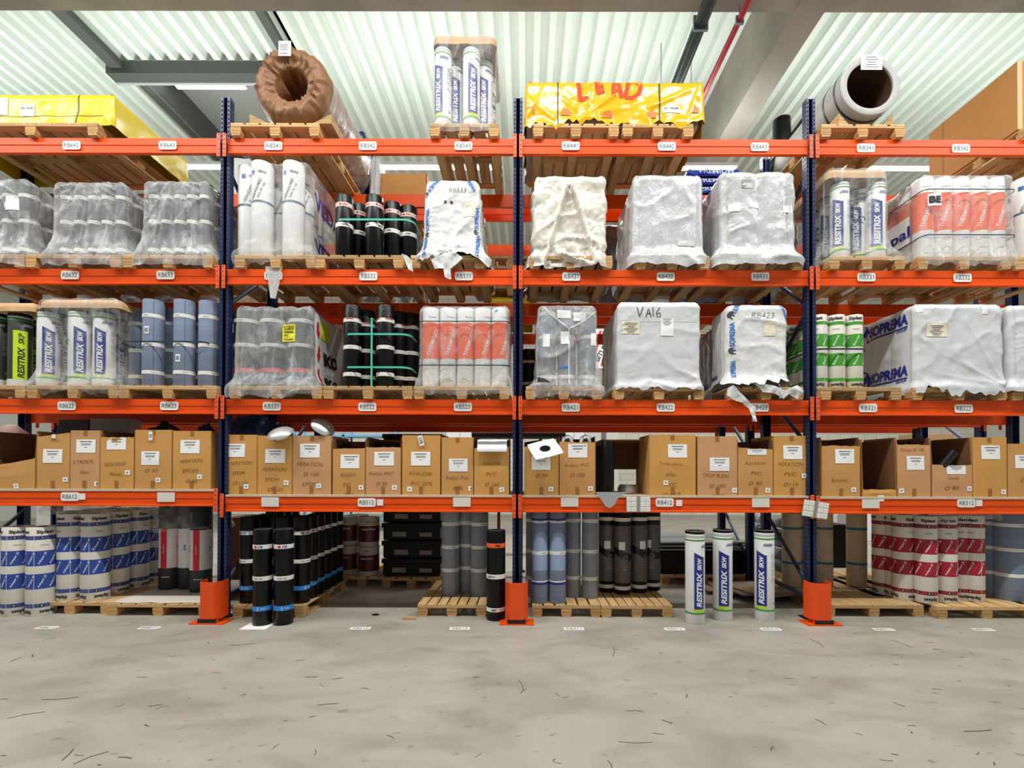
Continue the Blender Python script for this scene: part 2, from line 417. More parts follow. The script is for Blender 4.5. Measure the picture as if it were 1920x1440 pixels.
# ------------------------------------------------------------ racking
PX_POST = (418, 970, 1522)
PITCH = (WX(1522, 5.5) - WX(418, 5.5)) / 2
XP = [WX(418, 5.5) + (i - 1) * PITCH for i in range(4)] + [WX(1522, 5.5) + PITCH]      # -6.89 .. 6.71
ZL = {4: WZ(264, 5.5), 3: WZ(508, 5.5), 2: WZ(750, 5.5), 1: WZ(932, 5.5)}
YF, YR, YB0, YB1 = 5.5, 6.6, 6.98, 8.08
def post_mesh(h):
    g = G(); w, dp = .105, .085
    # folded post: front web with raised ribs, two flanks
    prof = [(-w/2, dp), (-w/2, .0), (-w*.22, 0), (-w*.17, .012), (w*.17, .012), (w*.22, 0), (w/2, 0), (w/2, dp), (w/2 - .006, dp), (w/2 - .006, .012), (-w/2 + .006, .012), (-w/2 + .006, dp)]
    n = len(prof)
    vs = [(x, y, .0) for x, y in prof] + [(x, y, h) for x, y in prof]
    g.add(vs, [(i, (i + 1) % n, n + (i + 1) % n, n + i) for i in range(n)], 0)
    z = .12
    while z < h - .03:
        for s_ in (-1, 1):
            x = s_ * w * .36
            g.add([(x - .006, -.0012, z), (x + .006, -.0012, z), (x + .009, -.0012, z + .026), (x - .009, -.0012, z + .026)], [(0, 1, 2, 3)], 1)
            xs = s_ * (w/2 + .0012)
            for yy in (.025, .06): g.add([(xs, yy - .006, z), (xs, yy + .006, z), (xs, yy + .008, z + .026), (xs, yy - .008, z + .026)], [(0, 1, 2, 3)], 1)
        z += .05
    return g.mesh('post', [navy, hole])
HP = WZ(183, 5.5)
pm = post_mesh(HP)
def brace_mesh(dep, y0):
    g = G(); z = .35; up = True
    for zz in (.22,): g.box(-.02, .02, y0 + .08, y0 + dep, zz, zz + .04)
    while z + .85 < HP:
        a, b = (y0 + .06, y0 + dep - .02) if up else (y0 + dep - .02, y0 + .06)
        g.tube([(0, a, z), (0, b, z + .8)], .024, 0, 6); z += .82; up = not up
    return g.mesh('brace', M('brace_steel', '#3a4258', .45, .3))
fp = G(); fp.box(-.09, .09, -.03, .13, 0, .012); fp = fp.mesh('foot_plate', hole)
bA = brace_mesh(1.1, 0)
def frame(x, y0, label, posts=True):
    e = O('rack_frame', None, None, (x, y0, 0)); tag(e, label, 'rack frame')
    O('post', pm, e); p = O('post', pm, e, (0, 1.1, 0), math.pi)
    O('bracing', bA, e); O('foot_plate', fp, e); O('foot_plate', fp, e, (0, 1.0, 0))
    return e
nm = ['navy rack frame just outside the left edge', 'navy rack frame between bays RB6 and RB5', 'navy rack frame between bays RB5 and RB4', 'navy rack frame between bays RB4 and RB3', 'navy rack frame just outside the right edge']
for x, l in zip(XP, nm): frame(x, YF, l + ', front row')
for x, l in zip(XP, nm): frame(x, YB0, l + ', rear row behind it')
BH = .172
BP = [(0, 0), (0, -.078), (.007, -.086), (.007, -.148), (-.003, -.154), (-.003, -BH), (.045, -BH), (.045, 0)]
L_ = PITCH - .105
g = G(); g.extrude_x(BP, -L_/2, L_/2); beam_me = g.mesh('beam', orange)
def conn_mesh():
    g = G(); g.box(-.021, .021, -.012, 0, -.235, .035, 0, ch=.003)
    for s_ in range(5):
        z = .015 - s_ * .055
        sh = DISC2(.0065, 8); g.add([(x, -.0135, z + y) for x, y in sh[0]], sh[1], 1)
    return g.mesh('end_connector', [M('connector_orange', '#f05a22', .4), hole])
cm = conn_mesh()
lab = G(); s_ = RR2(.205, .098, .022); lab.add([(x, -.006, z) for x, z in s_[0]], s_[1]); lab.add([(x, -.0, z) for x, z in s_[0]], s_[1]); 
lab.f += [(i, (i+1) % 16, 16 + (i+1) % 16, 16 + i) for i in range(16)]; lab.m += [0] * 16
lab_me = lab.mesh('location_label', white_pl)
sq = G(); sq.box(-.035, .035, -.004, 0, -.035, .035); sq_me = sq.mesh('square_sticker', sticker)
bl = G(); bl.box(-.1, .1, -.003, 0, -.054, .054); bl_me = bl.mesh('blank_label', M('aged_paper', '#dfdcd0', .7))
def beam(bay, y, z, label, conn=True, labels=(), front=True, blanks=(), sqs=(), dz=0):
    x = (XP[bay] + XP[bay + 1]) / 2; z += dz
    e = O('rack_beam', None, None, (x, y, z)); tag(e, label, 'rack beam')
    b = O('beam', beam_me, e, (0, 0, 0), 0 if front else math.pi)
    if conn:
        for s_ in (-1, 1): O('end_connector', cm, e, (s_ * (PITCH / 2 - .034), (-.03 if front else .07), 0))
    for t, px, py in labels:
        p = W(px, py, y); q = O('location_label', lab_me, e, (p.x - x, -.002, p.z - z))
        tg = G(); tg.add([(a, -.0075, c) for a, c in T2(t, .165, .05)[0]], T2(t, .165, .05)[1]); O('lettering', tg.mesh('lettering', grey_ink, flat=True), q)
    for px, py in blanks: p = W(px, py, y); O('blank_label', bl_me, e, (p.x - x, -.004, p.z - z))
    for px, py in sqs: p = W(px, py, y); O('square_sticker', sq_me, e, (p.x - x, -.004, p.z - z))
YBM = 5.47
LAB = {(4, 0): [('RB642', 135, 273), ('RB643', 315, 273)], (4, 1): [('RB541', 513, 274), ('RB542', 690, 274), ('RB543', 869, 274)],
 (4, 2): [('RB441', 1070, 274), ('RB442', 1250, 275), ('RB443', 1424, 276)], (4, 3): [('RB341', 1623, 278), ('RB342', 1801, 279)],
 (3, 0): [('RB632', 132, 516), ('RB633', 311, 516)], (3, 1): [('RB531', 513, 517), ('RB532', 691, 518), ('RB533', 870, 518)],
 (3, 2): [('RB431', 1071, 519), ('RB432', 1248, 519), ('RB433', 1425, 519)], (3, 3): [('RB331', 1624, 520), ('RB332', 1804, 521)],
 (2, 0): [('RB622', 126, 761), ('RB623', 318, 761)], (2, 1): [('RB521', 510, 762), ('RB522', 689, 763), ('RB523', 868, 763)],
 (2, 2): [('RB421', 1070, 764), ('RB422', 1248, 764), ('RB423', 1424, 764)], (2, 3): [('RB321', 1627, 765), ('RB322', 1806, 766)],
 (1, 0): [('RB612', 132, 931)], (1, 1): [('RB512', 688, 942)], (1, 2): [('RB412', 1246, 942)], (1, 3): [('RB312', 1811, 943)]}
BL = {0: [(312, 932)], 1: [(507, 941), (866, 941)], 2: [(1068, 941), (1426, 942)], 3: [(1632, 944)]}
SQ = {0: [(155, 931)], 1: [(713, 942)], 2: [(1273, 943)], 3: [(1835, 943), (1651, 934)]}
BN = ['RB6', 'RB5', 'RB4', 'RB3']; LN = {4: 'top', 3: 'third', 2: 'second', 1: 'lowest'}
DZ1 = {0: .06, 1: 0, 2: 0, 3: -.01}
for lv in (4, 3, 2, 1):
    for b in range(4):
        dz = DZ1[b] if lv == 1 else 0
        t = LAB[(lv, b)]
        beam(b, YBM, ZL[lv], f'orange front beam labelled {t[0][0]}, {LN[lv]} level of its bay', labels=t, blanks=BL[b] if lv == 1 else (), sqs=SQ[b] if lv == 1 else (), dz=dz)
        beam(b, YR + .03, ZL[lv], f'orange rear beam of bay {BN[b]}, {LN[lv]} level, behind the goods', front=False, dz=dz)
        if lv > 1:
            beam(b, YB0 - .03, ZL[lv], f'orange front beam of the rear row behind bay {BN[b]}, {LN[lv]} level', conn=True)
            beam(b, YB1 + .03, ZL[lv], f'orange back beam of the rear row behind bay {BN[b]}, {LN[lv]} level', front=False)
SH = .022
for b in range(4):
    g = G(); x0, x1 = XP[b] + .06, XP[b + 1] - .06; g.box(x0, x1, 5.46, 6.64, 0, SH)
    e = O('shelf_board', g.mesh('shelf_board', chip), None, (0, 0, ZL[1] + DZ1[b])); tag(e, f'pale chipboard shelf under the cardboard boxes of bay {BN[b]}', 'shelf')
ZS = {b: ZL[1] + DZ1[b] + SH for b in range(4)}
# post guards
def guard_mesh():
    g = G(); h = .41; pr = [(-.125, .13), (-.125, .02), (-.075, -.06), (.075, -.06), (.125, .02), (.125, .13)]; t = .008
    inn = [(-.117, .13), (-.117, .023), (-.071, -.052), (.071, -.052), (.117, .023), (.117, .13)]
    pts = pr + inn[::-1]; n = len(pts)
    vs = [(x, y, .05) for x, y in pts] + [(x, y, .05 + h) for x, y in pts]
    fs = [(i, (i+1) % n, n + (i+1) % n, n + i) for i in range(n)]
    for k in range(5): fs += [(k, k+1, n-2-k, n-1-k), (n+k, n+k+1, 2*n-2-k, 2*n-1-k)]
    g.add(vs, fs); return g.mesh('guard_plate', M('guard_orange', '#f1500f', .4, var=.06, vs=(4, 4, 4)))
gm = guard_mesh(); g = G(); g.box(-.19, .19, -.08, .12, 0, .012); g.box(-.11, .11, -.05, -.03, .012, .05); gb = g.mesh('guard_base', orange); g = G(); g.box(-.1, .1, -.065, -.02, .0125, .055); gk = g.mesh('rubber_pad', blackp)
for i, px in ((1, 410), (2, 968), (3, 1526)):
    THING('post_guard', [('guard_plate', gm), ('base_plate', gb), ('rubber_pad', gk)], (XP[i] - (.02 if i == 1 else .0), 5.335, 0), f'orange steel guard at the foot of the post between {BN[i-1]} and {BN[i]}', 'post guard')

# ------------------------------------------------------------ pallets
PC = {}
def pallet_spec(w, dp, n=7):
    k = (round(w, 2), round(dp, 2), n)
    if k in PC: return PC[k]
    top = G(); bw = w / n * (.86 if n > 1 else 1)
    for i in range(n):
        x = -w/2 + bw/2 + (w - bw) * i / max(1, n - 1); top.box(x - bw/2, x + bw/2, 0, dp, .122, .144, 0, ch=.002)
    for y in (.0, dp/2 - .05, dp - .1): top.box(-w/2, w/2, y, y + .1, .1, .122, 1, ch=.002)
    topm = top.mesh('top_deck', [woodN, woodX])
    run = G(); run.box(-.05, .05, 0, dp, 0, .022, ch=.002); runm = run.mesh('runner_board', woodN)
    bk = G(); bk.box(-.06, .06, 0, .12, .022, .1, ch=.004); bkm = bk.mesh('block', woodZ)
    sp = (topm, runm, bkm, w, dp); PC[k] = sp; return sp
def PALLET(x, y, z, w, dp, label, n=7, rz=0, group=None):
    """x: centre, y: front edge, z: floor or beam top"""
    topm, runm, bkm, w, dp = pallet_spec(w, dp, n)
    e = O('wooden_pallet', None, None, (x, y, z), rz); tag(e, label, 'pallet', group)
    O('top_deck', topm, e)
    for s_ in (-1, 0, 1):
        r = O('runner_board', runm, e, (s_ * (w/2 - .055), 0, 0))
        for yy in (.0, dp/2 - .06, dp - .12): O('block', bkm, r, (0, yy, 0))
    return e
PH = .145
# ------------------------------------------------------------ rolls
whitep = M('white_wrapper', '#e9e9e8', .45); rblue = M('deep_blue_print', '#1c2f86', .45); rgreen = M('green_print', '#3f9a36', .5); lime = M('lime_print', '#c3dc1e', .5)
blackr = M('black_bitumen', '#050506', .33, bump=.05, bs=(60, 60, 60), spec=.3); greyr = M('dark_grey_roll', '#2b2f34', .55, var=.1, vs=(6, 6, 6)); midgrey = M('mid_grey_roll', '#8b909b', .6, var=.08, vs=(4, 4, 30))
bluegrey = M('blue_grey_slate', '#7d8ba3', .75, var=.14, vs=(3, 3, 22), bump=.25, bs=(90, 90, 90)); bandw = M('white_band', '#e9e8df', .5); bandr = M('red_print', '#c22a2e', .5)
bandb = M('sky_blue_band', '#2f86d6', .5); bandn = M('navy_band', '#1d2f80', .5); cream = M('cream_wrapper', '#e3ded2', .6); sblue = M('royal_blue_print', '#27479b', .55)
sred = M('crimson_print', '#a5162b', .55); sgreen = M('leaf_green_print', '#3f9a22', .55); iorange = M('orange_wrapper', '#ee5f2a', .5); redlab = M('red_panel', '#d8122a', .5)
cardb = M('brown_card', '#cda679', .8, var=.08, vs=(3, 3, 3)); teal = M('teal_strap', '#1d6f86', .5); mint = M('mint_strap', '#4fc0a4', .4); darkstrap = M('dark_green_strap', '#1e3a38', .4)
core = M('core_dark', '#1a120d', .9); spiral = M('roll_end', '#2a2726', .7)

def body(R, H, side, endm=spiral, r0=.035, seg=32, lean=0):
    g = G(); pr = [(R * .55, 0, 0), (R - .004, 0, 0), (R, .006, 0), (R, H - .006, 0), (R - .003, H, 1)]
    n = 5
    for k in range(n):
        r = R - .004 - (R - r0 - .004) * (k + .5) / n; pr += [(r + .004, H - .001, 1), (r, H - .006, 1), (r - .004, H - .001, 1)]
    pr += [(r0, H - .001, 2), (r0, H - .12, 2), (.001, H - .12, 2)]
    g.lathe(pr, 0, seg); return g.mesh('roll_body', [side, endm, core], 45)
def ring(R, z0, z1, seg=32, g=None, m=0):
    g = g or G(); g.lathe([(R + .0005, z0), (R + .0018, z0 + .001), (R + .0018, z1 - .001), (R + .0005, z1)], m, seg); return g
def ringm(R, z0, z1, mat, name='band'): return ring(R, z0, z1).mesh(name, mat)
def patch(R, th0, w, z0, z1, mat, slant=0, name='label', off=.002):
    g = G(); sh = Q2(w, z1 - z0, .012, slant) if not slant else Q2(w, z1 - z0, .02, slant)
    v, f = cyl_map(sh, R + off, th0, (z0 + z1) / 2); g.add(v, f); return g.mesh(name, mat)
def txt(g, R, s, w, h, th0, z, rot=0, bold=.02, m=0, shear=0, off=.0032):
    sh = T2(s, w, h, bold, shear, .012); v, f = cyl_map(XF(sh, rot=rot), R + off, th0, z); g.add(v, f, m); return g
RS = {}
def memo(f):
    def w(*a, **k):
        key = (f.__name__, a, tuple(sorted(k.items())))
        if key not in RS: RS[key] = f(*a, **k)
        return RS[key]
    return w

@memo
def res_roll(R=.105, H=1.03, copies=2, dark=False):
    """white roll with blue name panel; dark=True: the grey one with a lime panel"""
    base = M('charcoal_wrapper', '#3c413c', .35) if dark else whitep
    sp = [('roll_body', body(R, H, base, blackr if not dark else spiral)),
          ('top_collar', ringm(R, H - .03, H - .001, blackr)),
          ('grey_band', ringm(R, H * .93, H * .955, M('pale_grey_print', '#b9bfba', .5))),
          ('green_band', ringm(R, H * .895, H * .912, rgreen)), ('green_band', ringm(R, H * .105, H * .125, rgreen))]
    if dark: sp[-1] = ('base_wrap', ringm(R, 0, H * .1, M('clear_white', '#cfd0c8', .3)))
    pw = .115 if not dark else .125
    for k in range(copies):
        th = 2 * math.pi * k / copies
        if dark:
            pm_ = patch(R, th, pw, H * .1, H * .76, lime, name='name_panel'); tg = G()
            txt(tg, R, 'RESITRIX', H * .42, .06, th + .008 / R, H * .33, 90, .04, 0, .2); txt(tg, R, 'SKP', H * .15, .05, th + .008 / R, H * .65, 90, .03, 0, .25)
            sp.append(('name_panel', pm_, [('lettering', tg.mesh('lettering', M('dark_print', '#1d2a1c', .5), flat=True))]))
        else:
            pm_ = patch(R, th, pw, H * .165, H * .745, rblue, slant=.06, name='name_panel'); tg = G()
            txt(tg, R, 'RESITRIX', H * .375, .062, th, H * .375, 90, .04, 0, .2); txt(tg, R, 'SKW', H * .135, .05, th, H * .65, 90, .05, 0, .2)
            sp.append(('name_panel', pm_, [('lettering', tg.mesh('lettering', whitep, flat=True))]))
            sp.append(('lime_strip', patch(R, th, pw, H * .13, H * .162, lime)))
        a = th + (.5 * math.pi if copies == 2 else .4 * math.pi)
        tg = G(); ta = th + .13 / R
        s_ = JOIN(STROKE2([[(-.055, -.012), (.04, -.012), (.055, .012), (-.04, .012), (-.055, -.012)]], .005, .01))
        v, f = cyl_map(s_, R + .003, th + .075 / R, H * .84); tg.add(v, f); txt(tg, R, 'CARLISLE', .082, .014, th + .075 / R, H * .84, 0, .04, 0, .3)
        for i in range(22):
            z = H * (.74 - i * .0145) - (.02 if i % 6 == 5 else 0)
            if i % 6 == 5: continue
            w_ = .062 if i % 3 else .045
            v, f = cyl_map(Q2(w_, .0035, .012), R + .003, ta, z); tg.add(v, f, 1)
        v, f = cyl_map(Q2(.026, .022, .012), R + .003, ta + .01 / R, H * .19); tg.add(v, f, 1)
        v, f = cyl_map(Q2(.04, .004, .012), R + .003, ta - .03, H * .06); tg.add(v, f, 1)
        sp.append(('small_print', tg.mesh('small_print', [rblue if not dark else whitep, M('grey_print', '#8f949a', .6)], flat=True)))
    return sp

@memo
def black_roll(R=.1, H=1.02, style='iko', n=3):
    bm_ = M('black_bitumen_rough', '#050506', .32, bump=.25, bs=(70, 70, 40), spec=.35) if style == 'shiny' else blackr
    sp = [('roll_body', body(R, H, bm_))]
    tg = G()
    if style == 'iko':
        sp.append(('top_band', ringm(R, H * .80, H * .845, bandw))); sp.append(('middle_band', ringm(R, H * .47, H * .515, bandw))); sp.append(('bottom_band', ringm(R, H * .155, H * .205, bandb)))
        for k in range(3):
            th = 2.1 * k - .3
            for dx, w_, m in ((-.03, .03, 1), (.005, .01, 1), (.032, .028, 2)):
                v, f = cyl_map(Q2(w_, .026, .012), R + .0035, th + dx / R, H * .822); tg.add(v, f, m)
            txt(tg, R, 'BASE 1200', .09, .018, th, H * .4925, 0, 0, 3); v, f = cyl_map(Q2(.008, .04, .02), R + .0035, th, H * .18); tg.add(v, f, 0)
            v, f = cyl_map(Q2(.05, .006, .012), R + .0035, th + .5, H * .18); tg.add(v, f, 0)
    elif style == 'soprema':
        for i, z in enumerate((.8, .48) if n == 2 else (.8, .47, .16)):
            sp.append(('band', ringm(R, H * z, H * z + .05, M('pinkish_band', '#e6c9c0', .5) if i == 0 else bandw)))
            for k in range(4):
                th = 1.57 * k
                txt(tg, R, 'SOPREMA', .06, .018, th + .35, H * z + .025, 0, .02, 1 if i == 0 else 3)
                if i == 0:
                    v, f = cyl_map(Q2(.018, .02, .02), R + .0035, th - .15, H * z + .025); tg.add(v, f, 3)
    elif style == 'shiny':
        for i, z in enumerate((.79, .46, .13)):
            sp.append(('band', ringm(R, H * z, H * z + .045, bandw)))
            for k in range(4):
                if i == 0:
                    v, f = cyl_map(Q2(.09, .012, .012), R + .0035, 1.57 * k, H * z + .036); tg.add(v, f, 1)
                else: txt(tg, R, 'm' if i == 2 else 'DUO 35', .012 if i == 2 else .05, .014, 1.57 * k + .2, H * z + .02, 0, 0, 3)
    elif style == 'orange':
        sp.append(('orange_band', ringm(R, H * .81, H * .86, iorange))); sp.append(('middle_band', ringm(R, H * .465, H * .515, bandw))); sp.append(('bottom_band', ringm(R, H * .1, H * .145, bandw)))
        txt(tg, R, 'DERBI', .055, .024, .35, H * .835, 0, .04, 3); txt(tg, R, 'DERBIGUM GT', .1, .018, -.35, H * .49, 0, .02, 3); txt(tg, R, 'DERBIT', .06, .022, -.05, H * .122, 0, .04, 3); txt(tg, R, 'GT', .02, .022, .75, H * .122, 0, .04, 1)
    if tg.v: sp.append(('print', tg.mesh('print', [whitep, bandr, bandb, ink], flat=True)))
    return sp

@memo
def slate_roll(R=.105, H=1.02, mat='blue', arch=False, lab=0, bands=(.76, .5, .2)):
    m = {'blue': bluegrey, 'grey': midgrey, 'dark': greyr}[mat]
    sp = [('roll_body', body(R, H, m))]; tg = G()
    for i, z in enumerate(bands):
        if arch and i == len(bands) - 1: sp.append(('navy_band', ring(R, H * z, H * z + .03, m=0, g=ring(R, H * z + .03, H * z + .045, m=1)).mesh('band', [bandn, bandw])))
        elif arch and i == 0: sp.append(('navy_band', ring(R, H * z + .025, H * z + .05, m=0, g=ring(R, H * z, H * z + .025, m=1)).mesh('band', [bandn, bandw])))
        else: sp.append(('white_band', ringm(R, H * z, H * z + .042, bandw)))
        for k in range(3): txt(tg, R, ['MAMMOUTH', 'ARTEC', 'TOP 4'][i % 3], .06, .014, 2.1 * k + .4 * i, H * z + .02, 0, 0, 1)
    if arch:
        pts = [(-.1, -.25), (.1, -.25), (.1, .05)] + [(.1 * math.cos(a), .05 + .15 * math.sin(a)) for a in [math.pi * k / 14 for k in range(1, 14)]] + [(-.1, .05)]
        sh = CUT((pts, [tuple(range(len(pts)))]), .02); g = G(); v, f = cyl_map(sh, R + .0012, 0, H * .58); g.add(v, f)
        sp.append(('paler_face', g.mesh('paler_face', M('paler_slate', '#93a5c4', .7))))
    if lab:
        z = {1: .64, 2: .32, 3: .93}[lab]; g = G(); v, f = cyl_map(Q2(.055, .085, .012), R + .004, .1, H * z); g.add(v, f); sp.append(('paper_label', g.mesh('paper_label', paper)))
        for k in range(5): v, f = cyl_map(Q2(.005, .06 - .01 * (k % 3), .03), R + .005, .1 + (k - 2) * .008 / R, H * z); tg.add(v, f, 1)
    g = G(); v, f = cyl_map(Q2(.004, H * .97, .1), R + .001, .75, H / 2); g.add(v, f); sp.append(('seam', g.mesh('seam', M('dark_slate', '#3a4150', .8))))
    sp.append(('print', tg.mesh('print', [whitep, M('navy_ink', '#2a3560', .6)], flat=True)))
    return sp

@memo
def siplast_roll(R=.14, H=1.04, colour='blue', word='Adepar JS'):
    mc = {'blue': sblue, 'red': sred, 'green': sgreen}[colour]
    sp = [('roll_body', body(R, H, cream, cream, r0=R * .35, seg=40))]
    br = M('band_' + colour, {'blue': '#3c4f86', 'red': '#8e2a2c', 'green': '#3f9a22'}[colour], .55)
    for a, b, m, nm_ in ((.86, .905, br, 'printed_band'), (.095, .14, br, 'printed_band'), (.565, .735, mc, 'colour_block'), (.305, .475, mc, 'colour_block')):
        sp.append((nm_, ringm(R, H * a, H * b, m)))
    tg = G(); C = 2 * math.pi * R; n = max(3, int(C / .2))
    for k in range(n):
        th = 2 * math.pi * k / n
        txt(tg, R, 'Siplast', .15, .05, th, H * .945, 0, .035, 0); txt(tg, R, 'Siplast', .15, .05, th + .2, H * .05, 180, .035, 0)
        txt(tg, R, 'PRIMER', .07, .014, th, H * .8, 0, 0, 2)
    n2 = max(6, int(C / .095))
    for k in range(n2):
        th = 2 * math.pi * k / n2
        for z in (.65, .39):
            txt(tg, R, word, H * .15, .026, th, H * z, 65, .02, 1, .1)
        if k % 2 == 0 and colour != 'green':
            for z in (.8825, .1175):
                v, f = cyl_map(DISC2(.019, 12), R + .003, th, H * z); tg.add(v, f, 0); txt(tg, R, 'X', .017, .02, th, H * z, 0, .04, 1, off=.0042)
    for th in (.9, .9 + math.pi):
        v, f = cyl_map(Q2(.004, H * .85, .2), R + .003, th, H * .5); tg.add(v, f, 1)
    sp.append(('lettering', tg.mesh('lettering', [ink, whitep, grey_ink], flat=True)))
    return sp

@memo
def thermo_roll(R=.098, H=.98, word='THERMOSOL', seedr=0):
    sp = [('roll_body', body(R, H, whitep, whitep)), ('orange_block', ringm(R, H * .36, H * .81, iorange))]
    tg = G()
    for k in range(3):
        th = 2.1 * k + .2
        txt(tg, R, word, H * .36, .045, th, H * .57, 72, .01, 0); txt(tg, R, 'Icopal', .09, .03, th, H * .88, 0, 0, 1)
        for z in (.3, .27, .08): v, f = cyl_map(Q2(.08, .004, .012), R + .003, th, H * z); tg.add(v, f, 1)
    sp.append(('lettering', tg.mesh('lettering', [whitep, M('pale_blue_ink', '#6d86b8', .6)], flat=True)))
    return sp
@memo
def veda_roll(R=.12, H=1.1):
    sp = [('roll_body', body(R, H, whitep, whitep)), ('blue_band', ringm(R, H * .56, H * .585, M('slate_blue_print', '#5a6b92', .5)))]
    tg = G()
    for k in range(2):
        th = math.pi * k
        txt(tg, R, 'VEDAG', .1, .03, th + .35, H * .88, 0, .03, 0); txt(tg, R, 'VEDAGUARD', .26, .034, th - .1, H * .7, 68, .01, 0); txt(tg, R, 'Multi SK 1,03', .2, .026, th + .35, H * .69, 68, 0, 0)
        v, f = cyl_map(Q2(.05, .05, .02), R + .003, th - .5, H * .87); tg.add(v, f, 1)
    sp.append(('lettering', tg.mesh('lettering', [grey_ink, M('logo_blue', '#3d6aa8', .5)], flat=True)))
    return sp
@memo
def plain_roll(R=.11, H=1.0, mat='beige', bandz=(.78, .3)):
    m = {'beige': M('beige_felt', '#c7b296', .85, var=.1, vs=(4, 4, 4))}[mat]
    return [('roll_body', body(R, H, m, m))] + [('teal_strap', ringm(R, H * z, H * z + .035, teal)) for z in bandz]
@memo
def stud_roll(R=.105, H=1.0):
    """black studded drainage sheet with an off-white band near each end"""
    sp = [('roll_body', body(R, H, blackp, blackp)), ('top_band', ringm(R, H * .9, H * .945, bandw)), ('bottom_band', ringm(R, H * .055, H * .1, bandw))]
    g = G(); C = 2 * math.pi * R; nx = 36
    for j in range(44):
        z = H * .15 + j * (H * .7 / 44)
        for i in range(nx):
            th = 2 * math.pi * (i + .5 * (j % 2)) / nx
            zz = (z / H - .5)
            if abs(zz + .05 * math.sin(th * 1 + .5)) < .045: continue
            v, f = cyl_map(DISC2(.0058, 6), R + .002, th, z); g.add(v, f)
    sp.append(('studs', g.mesh('studs', M('stud_grey', '#b5aca6', .4), flat=True)))
    g = G(); s_ = STROKE2([[(.02 * math.cos(a), .02 * math.sin(a)) for a in [math.pi * (k / 8) + math.pi for k in range(9)]]], .007, .02)
    for dz in (.80, .74): v, f = cyl_map(s_, R + .004, .1, H * dz); g.add(v, f)
    for dz in (.45, .33):
        c = [[(.033 * math.cos(a), .033 * math.sin(a)) for a in [math.pi * (k / 8) for k in range(17)]]]
        v, f = cyl_map(STROKE2(c, .007, .02), R + .004, .1, H * dz); g.add(v, f)
        c = [[(.018 * math.cos(a), .018 * math.sin(a)) for a in [math.pi * (k / 6) for k in range(13)]]]
        v, f = cyl_map(STROKE2(c, .006, .02), R + .004, .1, H * dz); g.add(v, f)
    sp.append(('moulded_marks', g.mesh('moulded_marks', M('mark_grey', '#857d7a', .4), flat=True)))
    g = G(); v, f = cyl_map(Q2(.08, .1, .012), R + .005, -.35, H * .6); g.add(v, f); sp.append(('paper_label', g.mesh('paper_label', paper)))
    return sp
@memo
def stripe_roll(R=.13, H=1.1):
    g = G(); v, f = cyl_map(Q2(2 * math.pi * R * .999, H * .47, .03), R + .0015, 0, H * .49); g.add(v, f); sp = [('roll_body', body(R, H, greyr)), ('paper_sleeve', g.mesh('paper_sleeve', whitep))]
    g = G(); tg = G()
    for k in range(3):
        v, f = cyl_map(Q2(.075, H * .47, .02), R + .003, k * 2.1 - .35, H * .49); g.add(v, f)
        txt(tg, R, 'Derbigum', .11, .02, k * 2.1 - .35, H * .49, 90, 0, 0, off=.0045); txt(tg, R, 'SP FR', .07, .03, k * 2.1 + .9, H * .5, 90, .02, 1, off=.0045)
    v, f = cyl_map(Q2(.1, .008, .02), R + .0035, -.2, H * .15); tg.add(v, f, 0)
    sp += [('red_panel', g.mesh('red_panel', redlab)), ('print', tg.mesh('print', [whitep, grey_ink], flat=True))]
    return sp
def ROLL(spec, x, y, z, label, group=None, rz=0, name='membrane_roll', cat='roll'):
    return THING(name, spec, (x, y, z), label, cat, group, rz)
def ROLLPX(spec, px, d, z, label, group=None, rz=0, py=800, **k): return ROLL(spec, WX(px, d, py), d, z, label, group, rz, **k)

# ------------------------------------------------------------ shrink-wrap hoods
def rr_perim(w, dp, rc, step):
    """points of a rounded rectangle, with normal and side coordinate; y from 0 (front) to dp"""
    out = []
    segs = [((-w/2 + rc, 0), (w/2 - rc, 0), (0, -1), 'f'), ((w/2, rc), (w/2, dp - rc), (1, 0), 'r'), ((w/2 - rc, dp), (-w/2 + rc, dp), (0, 1), 'b'), ((-w/2, dp - rc), (-w/2, rc), (-1, 0), 'l')]
    cs = [(w/2 - rc, rc, -90), (w/2 - rc, dp - rc, 0), (-w/2 + rc, dp - rc, 90), (-w/2 + rc, rc, 180)]
    for (a, b, nrm, sd), (cx, cy, a0) in zip(segs, cs):
        L = math.hypot(b[0] - a[0], b[1] - a[1]); st = step * (2.2 if sd == 'b' else 1); n = max(3, int(L / st))
        for i in range(n): t = i / n; out.append((a[0] + (b[0]-a[0])*t, a[1] + (b[1]-a[1])*t, nrm[0], nrm[1], sd, t))
        for k in range(5):
            an = R_(a0 + 18 * k); out.append((cx + rc*math.cos(an), cy + rc*math.sin(an), math.cos(an), math.sin(an), 'c', k/5))
    return out
def ridge(v, p=2.5):
    a = 1 - abs(noise.noise(v)) * 2.2
    return max(0, a) ** p
